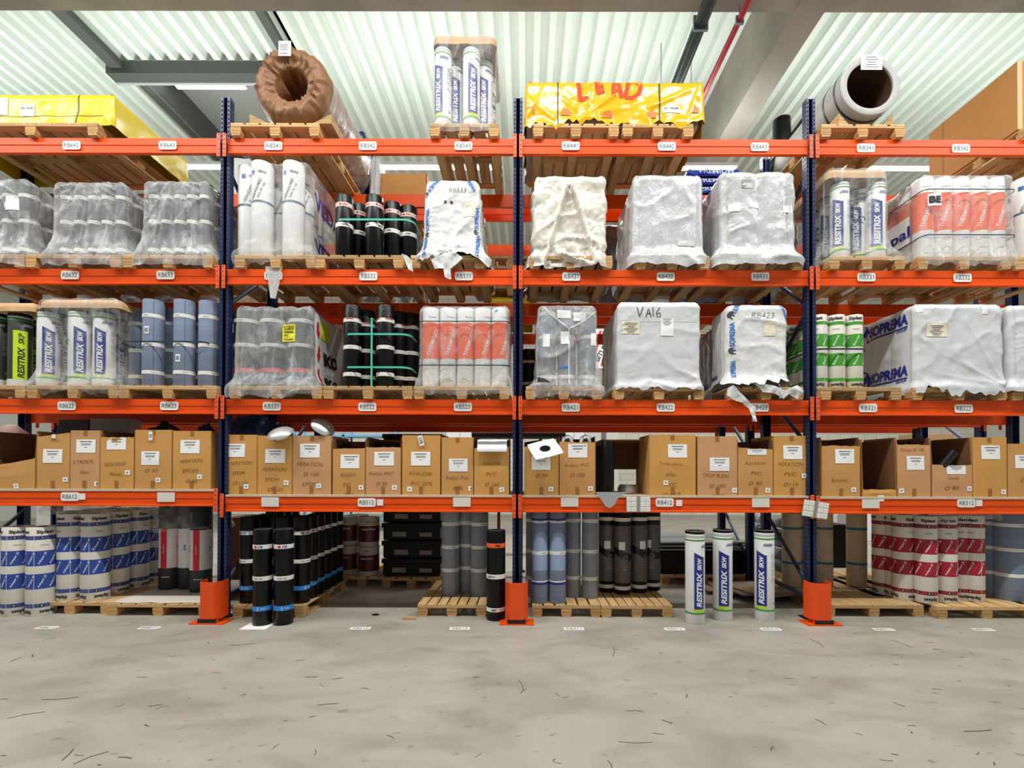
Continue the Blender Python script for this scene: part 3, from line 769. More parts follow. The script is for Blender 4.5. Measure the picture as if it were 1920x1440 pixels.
def hood(w, dp, h, rolls=(0, 0), amp=.02, wr=.012, ladder=0.0, flare=.06, fh=.16, taper=.02, rc=.06, skirt=.1, seed=1, dome=.03, hem=.03, step=.016, fan=0.0, sag=0.0, tent=0.0):
    g = G(); per = rr_perim(w, dp, rc, step); N = len(per); o = Vector((seed * 7.3, seed * 3.1, seed * 1.7))
    rows = max(10, int((h + skirt) / (step * 1.15)))
    for j in range(rows + 1):
        t = j / rows
        for i, (x, y, nx, ny, sd, u) in enumerate(per):
            hemz = hem * (noise.noise(Vector((x * 6, y * 6, 0)) + o) + .6 * noise.noise(Vector((x * 17, y * 17, 3)) + o)) * (1 - t) ** 3
            z = -skirt + (h + skirt) * t + hemz
            d = 0.0
            zz = max(0, min(1, (z) / h))
            # flare towards the pallet, gathered top
            if z < fh: d += flare * (1 - max(0, z) / fh) ** 2
            d -= taper * zz
            et = (h - z)
            if et < .07: d -= .05 * (1 - max(0, et) / .07) ** 2
            nr = rolls[0] if sd in 'fb' else rolls[1]
            if nr and sd in 'fblr': d -= amp * (1 - abs(math.sin(math.pi * nr * u))) ** 1.5 * min(1, max(0, z) / .15)
            if sd == 'c' : d += .004
            p = Vector((x, y, z))
            q = Vector((x * 2.2 + z * 1.3, y * 2.2, z * 2.8 - x * 1.4)) + o
            k = wr * (ridge(q, 3) * 1.0 - .35 + .5 * noise.noise(p * 9 + o) + .25 * noise.noise(p * 24 + o))
            k *= .55 + .9 * abs(noise.noise(Vector((x, y, z)) * 1.7 + o * 2)) * 2
            if z < .12: k *= 1.8
            d += k
            if ladder and sd in 'fblr':
                c = max(0, 1 - min(u, 1 - u) / .22)
                d += ladder * c * abs(math.sin(z * 62 + 3.5 * noise.noise(Vector((u * 9, z * 3, 1)) + o))) * (.4 + noise.noise(Vector((u*4, z * 4, 5)) + o))
            if fan and sd == 'f':
                ux = (u - .5) * w; uz = (h + .03) - z; an = math.atan2(ux, uz + 1e-4); rr = math.hypot(ux, uz)
                d += fan * ridge(Vector((an * 4.2, rr * .6, seed)), 4) * min(1, rr * 3) 
            if tent and sd == 'f':
                ux = abs(u - .5) * w; uz = (h - .02) - z; line = uz * .36
                if uz > .1: d += tent * math.exp(-((ux - line) / .022) ** 2) - (tent * .7 if ux < line - .02 else 0)
            if sag and z > h - .12 and sd in 'fblr': z -= sag * (1 - abs(math.cos(math.pi * max(1, nr) * u))) * (1 - (h - z) / .12) ** 1
            g.v.append((x + nx * d, y + ny * d, z))
    for j in range(rows):
        for i in range(N):
            i2 = (i + 1) % N; g.f.append((j*N + i, j*N + i2, (j+1)*N + i2, (j+1)*N + i)); g.m.append(0)
    # top cap
    base = rows * N; K = 7; cy = dp / 2
    for k in range(1, K + 1):
        s_ = 1 - k / K
        for i in range(N):
            x, y, z = g.v[base + i]
            X = x * s_; Y = cy + (y - cy) * s_
            zc = h + (dome * (1 - s_ ** 2)) + .02 * noise.noise(Vector((X * 7, Y * 7, 9)) + o) + .012 * ridge(Vector((X*4, Y*4, 2)) + o, 3)
            b_ = s_ ** 6
            g.v.append((X, Y, z * b_ + zc * (1 - b_)))
        a = base + (k - 1) * N if k > 1 else base; b = base + N + (k - 1) * N
        for i in range(N):
            i2 = (i + 1) % N; g.f.append(((a if k > 1 else base) + i, (a if k > 1 else base) + i2, b + i2, b + i)); g.m.append(0)
    return g
def COVER(g, mat, loc, label, decals=(), cat='plastic cover', name='plastic_cover', group=None):
    """decals: (part name, mesh-ready shape, u, z, face, material[, offset])"""
    sf = Surf(g); spec = [('film', g.mesh('film', mat, 70))]
    for dcl in decals:
        nm_, shp, u, z, face, m = dcl[:6]; off = dcl[6] if len(dcl) > 6 else .005
        v, f = sf.put(shp, u, z, face, off); dg = G(); dg.add(v, f); spec.append((nm_, dg.mesh(nm_, m, flat=True)))
    return THING(name, spec, loc, label, cat, group)
fclear = FILM('clear_film', .05, streak=.3); fmilky = FILM('milky_film', .2, '#e4e6e7', .15, .4); fhaze = FILM('hazy_film', .1, streak=.35); fdense = FILM('dense_film', .74, '#d3d5d6', .22, .3, .35)
fwhite = M('white_film', '#dededb', .3, bump=.4, bs=(16, 16, 12), spec=.6); fwhite2 = M('white_film_matt', '#d3d5d7', .42, bump=.2, bs=(16, 16, 10))
fcream = M('cream_film', '#dcd6ca', .35, bump=.5, bs=(14, 14, 9), spec=.6)

def paper_lines(g, S_, u, z, w, h, face='front', off=.008, head=True):
    rows = [(0.34, .62, .05), (.18, .5, .03), (.1, .5, .03), (-.08, .14, .03)] if head else [(.3 - .12 * k, .7, .03) for k in range(6)]
    for a, b, c in rows:
        v, f = S_.put(Q2(w * b, h * c), u, z + h * a, face, off); g.add(v, f)
def strap(pts, w, mat, label, closed=True, name='strap'):
    """flat band through points"""
    g = G(); n = len(pts); P_ = [Vector(p) for p in pts]
    for i, p in enumerate(P_):
        g.v += [(p.x, p.y, p.z - w/2), (p.x, p.y, p.z + w/2)]
    L = n if closed else n - 1
    g.f = [(2*i, 2*((i+1) % n), 2*((i+1) % n)+1, 2*i+1) for i in range(L)]; g.m = [0] * L
    me = g.mesh(name, mat, flat=True); o = O(name, me); sm = o.modifiers.new('s', 'SOLIDIFY'); sm.thickness = .0015
    tag(o, label, 'strap'); return o
def loopbox(x0, x1, y0, y1, z, r=.05, jit=0, bow=0):
    out = []
    for cx, cy, a0 in ((x1 - r, y0 + r, -90), (x1 - r, y1 - r, 0), (x0 + r, y1 - r, 90), (x0 + r, y0 + r, 180)):
        for k in range(5):
            a = R_(a0 + 22.5 * k); out.append((cx + r*math.cos(a), cy + r*math.sin(a), z))
    return out

# ------------------------------------------------------------ cardboard boxes
cbm = [M('carton_tan', '#cb9555', .8, var=.06, vs=(2, 2, 2)), M('carton_gold', '#cf9850', .8, var=.06, vs=(2, 2, 2)), M('carton_rose', '#cc9868', .8, var=.06, vs=(2, 2, 2))]
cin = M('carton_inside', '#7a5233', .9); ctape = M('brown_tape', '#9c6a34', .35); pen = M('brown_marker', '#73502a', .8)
def BOX(px0, px1, pyt, bay, label, pyf=None, ci=0, dep=.56, lab=None, sq=None, write=None, d=5.53, tape=True, pysr=None, ztop_side=None, lab_h=26, tagc=None, pybl=None, wy=None, slant=0):
    """open carton standing on the shelf; pyt = top of the back and sides, pyf = top of a lower front wall"""
    z0 = ZS[bay]; x0 = WX(px0, d, 870); x1 = WX(px1, d, 870) - .004; w = x1 - x0; h = WZ(pyt, d, (px0+px1)/2) - z0; hf = (WZ(pyf, d, (px0+px1)/2) - z0) if pyf else h
    t = .006; g = G(); dc = G()
    e = O('cardboard_box', None, None, ((x0 + x1)/2, d, z0)); tag(e, label, 'box', 'cartons on the lowest shelf')
    W2 = w / 2; rnd = random.Random(px0)
    n = 8
    # walls as thin solids; the front wall may bulge a little and be cut lower
    def wall(pts_b, pts_t, m):
        k = len(pts_b); o = len(g.v)
        g.v += pts_b + pts_t; g.f += [(o+i, o+i+1, o+k+i+1, o+k+i) for i in range(k-1)]; g.m += [m] * (k-1)
    bulge = [.012 * math.sin(math.pi * i / n) for i in range(n + 1)]
    mid = hf * .5
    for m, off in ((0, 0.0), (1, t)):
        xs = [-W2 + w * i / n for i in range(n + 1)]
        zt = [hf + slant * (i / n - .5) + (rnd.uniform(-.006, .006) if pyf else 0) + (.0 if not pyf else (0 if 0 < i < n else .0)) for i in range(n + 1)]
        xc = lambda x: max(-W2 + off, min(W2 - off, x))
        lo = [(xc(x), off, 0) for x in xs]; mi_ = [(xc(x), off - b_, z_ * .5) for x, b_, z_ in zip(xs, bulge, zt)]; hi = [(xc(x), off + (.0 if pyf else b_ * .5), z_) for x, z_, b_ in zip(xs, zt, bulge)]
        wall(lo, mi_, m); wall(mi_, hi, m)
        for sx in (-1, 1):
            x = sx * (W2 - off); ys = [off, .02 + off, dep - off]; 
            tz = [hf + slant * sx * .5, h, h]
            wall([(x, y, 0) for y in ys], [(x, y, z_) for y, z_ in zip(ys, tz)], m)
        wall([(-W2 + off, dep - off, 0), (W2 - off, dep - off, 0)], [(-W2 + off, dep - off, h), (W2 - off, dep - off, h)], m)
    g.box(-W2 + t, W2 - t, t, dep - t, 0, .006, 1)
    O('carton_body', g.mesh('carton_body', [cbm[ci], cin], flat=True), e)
    sf = Surf(g)
    def up(name, shp, u, z, m, off=.003, par=e):
        v, f = sf.put(shp, u, z, 'front', off); q = G(); q.add(v, f); return O(name, q.mesh(name, m, flat=True), par)
    cxp = (px0 + px1) / 2; pxm = lambda px, py: (WX(px, d, py) - (x0 + x1)/2, WZ(py, d, px) - z0)
    if tape:
        if not pyf: up('tape', Q2(.045, .06, .03), 0, h - .032, ctape, .002)
        up('tape', Q2(.045, .09, .03), 0, .05, ctape, .002)
    if lab:
        u, z = pxm((lab[0] + lab[1])/2, (lab[2] + lab[3])/2); lw = (lab[1] - lab[0]) / F_PX * d; lh = (lab[3] - lab[2]) / F_PX * d
        q = up('paper_label', Q2(lw, lh, .05), u, z, paper, .004); tg = G()
        paper_lines(tg, sf, u, z, lw, lh, off=.006); O('small_print', tg.mesh('small_print', grey_ink, flat=True), q)
        if tagc: up('red_dot', DISC2(.008, 8), u + lw * .38, z + lh * .36, bandr, .0065)
    if sq: u, z = pxm(*sq); up('square_sticker', XF(Q2(.058, .055, .03), rot=rnd.uniform(-6, 6)), u, z, sticker, .004); up('sticker_print', Q2(.016, .014), u, z, grey_ink, .0055)
    if write:
        if wy is None: wy = (lab[3] + 10) if lab else (pyf or pyt) + 30
        tg = G()
        for i, (ln, ww) in enumerate(write):
            u, z = pxm(cxp - 2 + rnd.uniform(-3, 3), wy + 8 + i * 19); sh = XF(T2(ln, ww * w, .042, -.012, .15, .04), rot=rnd.uniform(-3, 4))
            v, f = sf.put(sh, u, z, 'front', .0035); tg.add(v, f)
        O('handwriting', tg.mesh('handwriting', pen, flat=True), e)
    return e
def LUMP(name, loc, size, mat, label, cat, seed=1, amp=.25, sub=4, group=None, flatb=True, freq=2.2):
    bm = bmesh.new(); bmesh.ops.create_icosphere(bm, subdivisions=sub, radius=1)
    o_ = Vector((seed * 5.1, seed, 0))
    for v in bm.verts:
        n_ = v.co.copy(); k = 1 + amp * (noise.noise(n_ * freq + o_) + .5 * ridge(n_ * freq * 1.6 + o_, 2) - .2)
        v.co = Vector((n_.x * size[0] * k, n_.y * size[1] * k, max(-.9 if flatb else -2, n_.z * k) * size[2] + .9 * size[2]))
    me = bpy.data.meshes.new(name); bm.to_mesh(me); bm.free(); me.materials.append(mat); me.polygons.foreach_set('use_smooth', [True] * len(me.polygons))
    o = O(name, me, None, loc); tag(o, label, cat, group); return o
# ------------------------------------------------------------ goods on levels 4, 3 and 2, front row
YP = 5.42                                     # front edge of the pallets on the racking
def LP(lv): return ZL[lv] + .0005
def span(px0, px1, d=5.45, py=500):
    a, b = WX(px0, d, py), WX(px1, d, py); return (a + b) / 2, b - a
def P4(px0, px1, lv, label, dp=1.2, n=7, y=YP):
    xc, w = span(px0, px1, y, {4: 250, 3: 495, 2: 740}[lv]); return PALLET(xc, y, LP(lv), w, dp, label, n)
yellow = M('yellow_film', '#dcc60e', .3, bump=.15, bs=(5, 5, 9), spec=.5); yellow2 = M('golden_film', '#e3b004', .2, bump=.12, bs=(5, 5, 4), spec=.6)
fog_or = M('spray_orange', '#f2440c', .7); sopb = M('sop_blue', '#1f6fc4', .5); sopn = M('sop_navy', '#1d2b8c', .5); dgrey = M('dark_print_grey', '#3a3d44', .6)
T4, T3, T2_ = LP(4) + PH, LP(3) + PH, LP(2) + PH

# ---- top level
P4(-70, 182, 4, 'long wooden pallet under the yellow wrapped pack at RB642', 1.25, 9)
xc, w = span(-150, 214, 5.47, 210)
g = hood(w, 1.22, WZ(172, 5.47, 150) - T4, amp=0, wr=.007, flare=.0, taper=.0, rc=.03, skirt=-.002, seed=11, dome=.01, hem=.01, step=.03)
tl = Q2(.17, .13, .03)
COVER(g, yellow, (xc, 5.47, T4), 'long pack wrapped in lemon yellow film at RB642, top left', [
    ('paper_label', tl, WX(52, 5.47, 208) - xc, WZ(208, 5.47, 52) - T4, 'front', paper), ('lettering', T2('Art. 56120', .14, .03, .02), WX(52, 5.47, 203) - xc, WZ(203, 5.47, 52) - T4, 'front', ink, .012),
    ('paper_label', Q2(.1, .2, .03), WX(7, 5.47, 200) - xc, WZ(200, 5.47, 7) - T4, 'front', paper),
    ('binding', STROKE2([[(0, .24), (.004, 0), (-.05, -.24)]], .012), WX(147, 5.47, 210) - xc, WZ(208, 5.47, 147) - T4, 'front', darkstrap),
    ('binding', STROKE2([[(-1, 0), (1, .02)]], .006), 0, WZ(220, 5.47, 147) - T4, 'front', M('olive_cord', '#8a7a10', .6))], cat='wrapped pack', name='wrapped_pack')

def kraft_roll():
    P4(432, 598, 4, 'wooden pallet under the brown paper roll at RB541', 1.4, 6)
    c = W(539, 181, 5.36); R = .425; Lg = 1.45; g = G(); NA = 96
    prof = []
    for k in range(24): prof.append((R - (.03 if k == 0 else 0), Lg - Lg * k / 24, 'o'))
    for k in range(7): a = R_(90 * k / 6); prof.append((R - .12 + .12 * math.cos(a), -.0 - .11 * math.sin(a) + .0, 'c'))
    for k in range(1, 5): prof.append((R - .12 - .06 * k / 5, -.11 + .01 * k, 'c'))
    for k in range(7): a = R_(90 * k / 6); prof.append((.215 - .03 * math.sin(a), -.06 + .04 * (1 - math.cos(a)), 'c'))
    for k in range(1, 9): prof.append((.18, -.02 + k * .09, 'i'))
    o_ = Vector((3, 8, 1))
    for r, y, kd in prof:
        for i in range(NA):
            a = 2 * math.pi * i / NA
            kk = .02 * ridge(Vector((math.cos(a) * 3, math.sin(a) * 3, y * 1.5 + r)) + o_, 2) + .012 * noise.noise(Vector((math.cos(a) * 9, math.sin(a) * 9, y * 6)) + o_)
            if kd == 'c': kk += .03 * ridge(Vector((math.cos(a) * 5, math.sin(a) * 5, r * 4)) + o_ * 2, 3) + .02 * ridge(Vector((math.cos(a) * 3 + r * 8, math.sin(a) * 3, 1)) + o_, 3) - .012
            if kd == 'i': kk = .09 * noise.noise(Vector((math.cos(a) * 2.5, math.sin(a) * 2.5, y * 3)) + o_)
            rr = r + (kk if kd != 'c' else kk * .2); yy = y - (kk if kd == 'c' else 0)
            g.v.append((rr * math.cos(a), yy, rr * math.sin(a)))
    n = len(prof)
    g.f = [(j*NA + i, j*NA + (i+1) % NA, (j+1)*NA + (i+1) % NA, (j+1)*NA + i) for j in range(n - 1) for i in range(NA)]; g.m = [0] * len(g.f)
    g.add([(0, .68, 0)] + [(.2 * math.cos(2*math.pi*i/12), .69, .2 * math.sin(2*math.pi*i/12)) for i in range(12)], [(0, 1 + i, 1 + (i+1) % 12) for i in range(12)], 0)
    fg = G()
    for j in range(16):
        for i in range(NA):
            a = 2 * math.pi * i / NA; r = R + .028 + .008 * noise.noise(Vector((a * 3, j * .5, 1))); fg.v.append((r * math.cos(a), .03 + j * (Lg) / 15, r * math.sin(a)))
    fg.f = [(j*NA + i, j*NA + (i+1) % NA, (j+1)*NA + (i+1) % NA, (j+1)*NA + i) for j in range(15) for i in range(NA)]; fg.m = [0] * len(fg.f)
    lb = G(); lb.box(-.05 - .06, .09 - .06, -.13, -.125, .27, .44); lt = G(); v, f = pl_map(T2('Creaton', .09, .018, .02), -.05, -.132, .3); lt.add(v, f)
    for k in range(4): v, f = pl_map(Q2(.09, .005), -.05, -.132, .34 + k * .02); lt.add(v, f)
    THING('paper_wrapped_roll', [('kraft_paper', g.mesh('kraft_paper', M('kraft_paper', '#8f6340', .5, bump=.5, bs=(9, 9, 9)), 70)), ('clear_wrap', fg.mesh('clear_wrap', FILM('loose_film', .12, streak=.5), 70)),
        ('tag', lb.mesh('tag', paper), [('lettering', lt.mesh('lettering', ink, flat=True))])], (c.x, 5.5, T4 + .035 + R), 'big roll in crumpled brown kraft paper lying on the pallet at RB541', 'roll')
    for s_ in (-1, 1):
        w_ = G(); w_.add([(-.11, 0, 0), (.11, 0, 0), (s_ * .11, 0, .11), (-.11, .35, 0), (.11, .35, 0), (s_ * .11, .35, .11)], [(0, 1, 2), (3, 5, 4), (0, 3, 4, 1), (1, 4, 5, 2), (2, 5, 3, 0)])
        tag(O('wooden_wedge', w_.mesh('wooden_wedge', woodX), None, (c.x + s_ * .36, 5.43, T4)), ('left' if s_ < 0 else 'right') + ' wooden wedge chocking the brown paper roll at RB541', 'wedge', 'wedges under the paper roll')
kraft_roll()

def card_cap(w, dp, h, loc, label, seed=3):
    g = hood(w, dp, h, amp=0, wr=.006, flare=0, taper=0, rc=.07, skirt=0, seed=seed, dome=.005, hem=.0, step=.03)
    return THING('card_cap', [('card_tray', g.mesh('card_tray', cardb, 50)), ], loc, label, 'card cap')
# RB543: four white rolls under film
P4(806, 935, 4, 'short wooden pallet under the white rolls at RB543', 1.2, 5)
Hh = WZ(95, 5.55, 850) - T4
for k, (px, d, rz) in enumerate(((831, 5.56, -.45), (855, 5.74, 0.05), (884, 5.56, .3), (908, 5.74, .0), (915, 5.95, .9), (838, 5.96, 2))):
    if k > 4: continue
    ROLLPX(res_roll(.1, Hh), px, d, T4, 'white roll with blue name panel at RB543, ' + ['front left under the card cap', 'second from left, set back', 'third from left with slanting panel', 'fourth from left, set back', 'rearmost on the right side'][k], 'white rolls at RB543', rz, py=160)
xc, w = span(812, 930, 5.46, 90)
card_cap(w, .9, .13, (xc, 5.46, T4 + Hh + .0), 'brown card cap over the white rolls at RB543')
g = hood(w + .02, .95, Hh + .14, rolls=(2, 2), amp=.02, wr=.008, flare=.02, taper=.0, rc=.12, skirt=.1, seed=21)
ws = T2('Thinastep Gr', .33, .06, -.01, .2, .03); ws2 = T2('Clament', .2, .045, -.01, .2, .03)
COVER(g, fclear, (xc, 5.435, T4), 'clear film round the white rolls and cap at RB543', [
    ('handwriting', XF(ws, rot=-82), WX(856, 5.4, 130) - xc, WZ(132, 5.4, 856) - T4, 'front', ink), ('handwriting', XF(ws2, rot=-82), WX(846, 5.4, 150) - xc, WZ(142, 5.4, 846) - T4, 'front', ink),
    ('handwriting', XF(T2('0/10', .09, .04, -.01, 0, .03), rot=-80), WX(884, 5.4, 150) - xc, WZ(112, 5.4, 884) - T4, 'front', ink)])

# RB441-442 yellow pack with LEAD sprayed on it
P4(1000, 1160, 4, 'wooden pallet under the left end of the golden pack at RB441', 1.2, 7)
P4(1168, 1300, 4, 'wooden pallet under the right end of the golden pack at RB442', 1.2, 6)
xc, w = span(984, 1318, 5.5, 200)
g = G(); g.box(-w/2 + .02, w/2 - .06, .02, 1.16, 0, .4, ch=.01); gg = g.mesh('crate', M('grey_crate', '#b3a994', .8, var=.1))
tag(O('crate', gg, None, (xc, 5.46, T4)), 'grey crate showing below the golden film at RB441', 'crate')
hh = WZ(150, 5.45, 1150) - T4
g = hood(w, 1.22, hh, amp=0, wr=.012, flare=.01, taper=.012, rc=.05, skirt=-.02, seed=5, dome=.015, hem=.1, step=.018)
for i, v in enumerate(g.v):
    x, y, z = v
    if y < .04:
        b = 0
        for (ax, az), (bx, bz), a_ in (((-.45, .02), (.1, .42), .02), ((-.45, .02), (.25, .3), .016), ((-.45, .0), (-.2, .5), .014), ((-1.0, .1), (-.8, .45), .016), ((-.7, .06), (-1.0, .3), .012), ((.85, .1), (1.0, .5), .022), ((.4, .2), (.95, .45), .018), ((-.1, .15), (.45, .25), .012), ((-.6, .3), (-.35, .1), .012)):
            dx, dz_ = bx - ax, bz - az; L = math.hypot(dx, dz_); t = max(0, min(1, ((x-ax)*dx + (z-az)*dz_) / L / L)); q = math.hypot(x - ax - dx*t, z - az - dz_*t); b += a_ * math.exp(-(q / .02) ** 2) * (1 - t * .6)
        g.v[i] = (x, y - b, z)
pxl = lambda px, py: (WX(px, 5.43, py) - xc, WZ(py, 5.43, px) - T4)
def sprayed():
    A = lambda pts: [pxl(*p) for p in pts]
    L = [A([(1084, 152), (1087, 175), (1088, 187), (1103, 182)]), A([(1118, 150), (1122, 173), (1134, 170)]), A([(1118, 150), (1133, 148)]), A([(1120, 162), (1132, 160)]), A([(1150, 180), (1151, 158), (1159, 150), (1166, 183)]), A([(1150, 170), (1166, 170)]),
         A([(1172, 183), (1179, 152), (1192, 150), (1202, 162), (1198, 176), (1185, 184), (1172, 182)])]
    return STROKE2(L, .05, .02)
dec = [('sprayed_word', sprayed(), 0, 0, 'front', fog_or, .004)]
for px, py in ((993, 210), (1060, 212), (1138, 216), (1221, 216), (1301, 207)):
    u, z = pxl(px, py); dec.append(('printed_mark', XF(([(-.06, -.03), (.06, -.03), (.065, .02), (.03, .05), (-.02, .055), (-.05, .01)], [(0, 1, 2, 3, 4, 5)]), 0, 0), u, z, 'front', M('mark_orange', '#e0711a', .5)))
u, z = pxl(1259, 205); dec.append(('paper_label', Q2(.2, .075, .03), u, z, 'front', paper)); dec.append(('lettering', T2('Art. 565640', .17, .026, .02), u, z + .015, 'front', ink, .011))
for px in (1046, 1237): u, z = pxl(px, 200); dec.append(('binding', STROKE2([[(0, .3), (0, -.3)]], .016), u, z, 'front', darkstrap))
COVER(g, yellow2, (xc, 5.43, T4), 'golden yellow wrapped pack with LEAD sprayed in orange at RB441', dec, cat='wrapped pack', name='wrapped_pack')

# RB341 big grey tube, RB342 big carton
P4(1540, 1697, 4, 'wooden pallet carrying the big grey tube at RB341', 1.2, 5)
c = W(1629, 166, 5.38); R = .338; r = .262; Lg = 1.5
g = G(); pr = [(r, .0), (r + .006, -.004), (R - .006, -.004), (R, .0), (R, Lg), (r, Lg), (r, 0)]
vs = []; g.lathe(pr, 0, 56); g.v = [(x, z, y) for x, y, z in g.v]
k1 = G(); k1.lathe([(R + .001, .1), (R + .004, .1), (R + .004, .125), (R + .001, .125)], 0, 48); k1.v = [(x, z, y) for x, y, z in k1.v]; km = k1.mesh('hoop', darkstrap)
k2 = G(); k2.lathe([(R + .001, .3), (R + .004, .3), (R + .004, .325), (R + .001, .325)], 0, 48); k2.v = [(x, z, y) for x, y, z in k2.v]; km2 = k2.mesh('hoop', darkstrap)
lb = G(); lb.box(-.11, .13, -.012, -.007, .17, .34); lt = G()
for k in range(5): v, f = pl_map(Q2(.15 - .03 * (k % 3), .007), .01, -.014, .2 + k * .028); lt.add(v, f)
inn = G(); inn.lathe([(r - .002, .02), (r - .004, .6), (r - .01, Lg * .98), (.01, Lg * .98)], 0, 40); inn.v = [(x, z, y) for x, y, z in inn.v]
tz = T4 + .06 + R
THING('cardboard_tube', [('tube_wall', g.mesh('tube_wall', M('pale_grey_tube', '#aaa9a6', .55), 40)), ('inner_lining', inn.mesh('inner_lining', M('brown_lining', '#4a2f1a', .8), flat=True)), ('hoop', km), ('hoop', km2), ('tag', lb.mesh('tag', paper), [('print', lt.mesh('print', grey_ink, flat=True))])],
      (c.x, 5.36, tz), 'big pale grey hollow tube lying on the pallet at RB341', 'tube')
for s_, l in ((-1, 'left'), (1, 'right')):
    w_ = G(); w_.add([(-.06, 0, 0), (.06, 0, 0), (.06 * s_, 0, .13), (-.06, .3, 0), (.06, .3, 0), (.06 * s_, .3, .13)], [(0, 1, 2), (3, 5, 4), (0, 3, 4, 1), (1, 4, 5, 2), (2, 5, 3, 0)])
    tag(O('wooden_wedge', w_.mesh('wooden_wedge', woodX), None, (c.x + s_ * .25, 5.43, T4)), f'{l} wooden wedge holding the big grey tube at RB341', 'wedge', 'wedges under the grey tube')
g = G(); g.box(-.35, .35, .5, .58, 0, .06); tag(O('wooden_bearer', g.mesh('wooden_bearer', woodX), None, (c.x, 5.5, T4)), 'wooden bearer under the big grey tube at RB341', 'bearer')
xl = WX(1908, 5.5, 180)
PALLET(xl + .62, YP, LP(4), 1.2, 1.2, 'wooden pallet under the tall carton at RB342', 7)
g = G(); ch = WZ(114, 5.5, 1910) - T4; g.box(0, 1.3, 0, 1.22, 0, ch, ch=.006); e = G(); e.box(-.004, .05, -.004, 0, .0, ch); e2 = G(); e2.box(.0, 1.25, -.0, .0, 0, .001)
sd = G(); sd.box(-.004, 0, .98, 1.0, 0, ch)
THING('large_carton', [('carton_body', g.mesh('carton_body', M('plain_carton', '#b98245', .8, var=.05, vs=(2, 2, 2)), 30)), ('corner_strip', e.mesh('corner_strip', M('pale_card', '#d9b98c', .8))), ('fold_line', sd.mesh('fold_line', M('fold_card', '#a5733c', .8)))], (xl, 5.5, T4), 'very tall plain brown carton at RB342, top right corner', 'carton')

# ---- third level, left bay
def grey_load(px0, px1, lv, code, top, seed, pallet_px, n=5, alpha=fmilky, dec=(), bands=(.8, .47, .1), d=5.5, H=None, film_label='', cyb=480, flare=.11):
    T = LP(lv) + PH; xc, w = span(px0, px1, d, cyb - 80); R = w / n / 2
    H = H or (WZ(top + 5, d, (px0 + px1) / 2) - T)
    ps = P4(*pallet_px, lv, f'wooden pallet under the film wrapped grey rolls at {code}', 1.15)
    sp = slate_roll(round(R - .002, 3), round(H - .02, 3), 'dark', False, 0, bands)
    for i in range(n):
        ROLL(sp, xc - w/2 + R + 2 * R * i, d + R + .03, T, f'dark grey roll under film at {code}, front row, {ORD[i]} from left', f'film wrapped grey rolls at {code}', rz=.3 * i)
    side = 1 if xc < 0 else -1
    for j in range(1, 5):
        ROLL(sp, xc + side * (w/2 - R), d + R + .03 + 2.05 * R * j, T, f'dark grey roll under film at {code}, {"right" if side > 0 else "left"} side, {ORD[j]} from front', f'film wrapped grey rolls at {code}', rz=.3 * j)
    g = hood(w + .03, 1.05, H, rolls=(n, n), amp=.018, wr=.012, flare=flare, fh=.34, taper=-.0, rc=.07, skirt=.135, seed=seed, dome=.02, hem=.025, fan=.028, sag=.02)
    return COVER(g, alpha, (xc, d - .02, T), film_label or f'milky film hood stretched over the grey rolls at {code}', dec)
grey_load(-106, 50, 3, 'RB631', 328, 31, (-130, 44), film_label='milky film hood over grey rolls, cut by the left edge above RB622', dec=[('paper_label', Q2(.16, .16, .03), .33, .62, 'front', paper)])
grey_load(100, 230, 3, 'RB632', 333, 32, (48, 224))
grey_load(268, 388, 3, 'RB633', 331, 33, (230, 398))

# ---- third level, second bay
P4(440, 592, 3, 'wooden pallet under the tall white wrapped rolls at RB531', 1.2, 6)
vr = veda_roll(.12, WZ(308, 5.55, 510) - T3)
for k, (px, d, rz) in enumerate(((470, 5.66, .5), (495, 5.58, 0), (532, 5.85, .4), (553, 5.58, .05), (572, 5.82, .3), (580, 6.08, 0), (588, 6.34, 0))):
    ROLLPX(vr, px - 2, d, T3, 'tall white roll with blue band at RB531, ' + ['far left, half hidden', 'left one of the front pair', 'set back between the front pair', 'right one of the front pair', 'right side, second from front', 'right side, third from front', 'right side, fourth from front'][k], 'tall white rolls at RB531', rz, py=400)
xc, w = span(455, 576, 5.42, 400)
g = hood(w + .02, 1.12, WZ(300, 5.42, 510) - T3, rolls=(2, 0), amp=.035, wr=.008, flare=.11, fh=.22, taper=.0, rc=.07, skirt=.13, seed=41, hem=.06, dome=.02, fan=.03)
COVER(g, fclear, (xc, 5.42, T3), 'clear film hood over the tall white rolls at RB531', [
    ('lettering', T2('VEDAG', .95, .2, .035, 0, .03), .62, .72, 'right', rblue), ('lettering', T2('VEDAG', .95, .2, .035, 0, .03), .62, .18, 'right', rblue)])
g = G(); v, f = pl_map(([(-.09, .1), (.1, .1), (.07, -.1), (.03, -.27), (-.03, -.26), (-.06, -.05)], [(0, 1, 2, 3, 4, 5)]), 0, 0, 0); g.add(v, f)
g.add([(x, y + .006, z) for x, y, z in v], f)
tag(O('film_scrap', g.mesh('film_scrap', FILM('scrap_film', .35)), None, W(512, 516, 5.44)[:]), 'loose clear film tail hanging over the orange beam at RB531', 'film scrap')
P4(590, 756, 3, 'wooden pallet under the black rolls at RB532', 1.2, 6)
def black_group(lst, T, code, style, Hh, n, group, lv):
    names = []
    for k, (px, d, w_) in enumerate(lst):
        ROLLPX(black_roll(.1, round(Hh, 3), style, n), px, d, T, f'glossy black roll at {code}, {w_}', group, rz=.35 * k, py=450 if lv == 3 else 650)
Hb = WZ(366, 5.5, 650) - T3
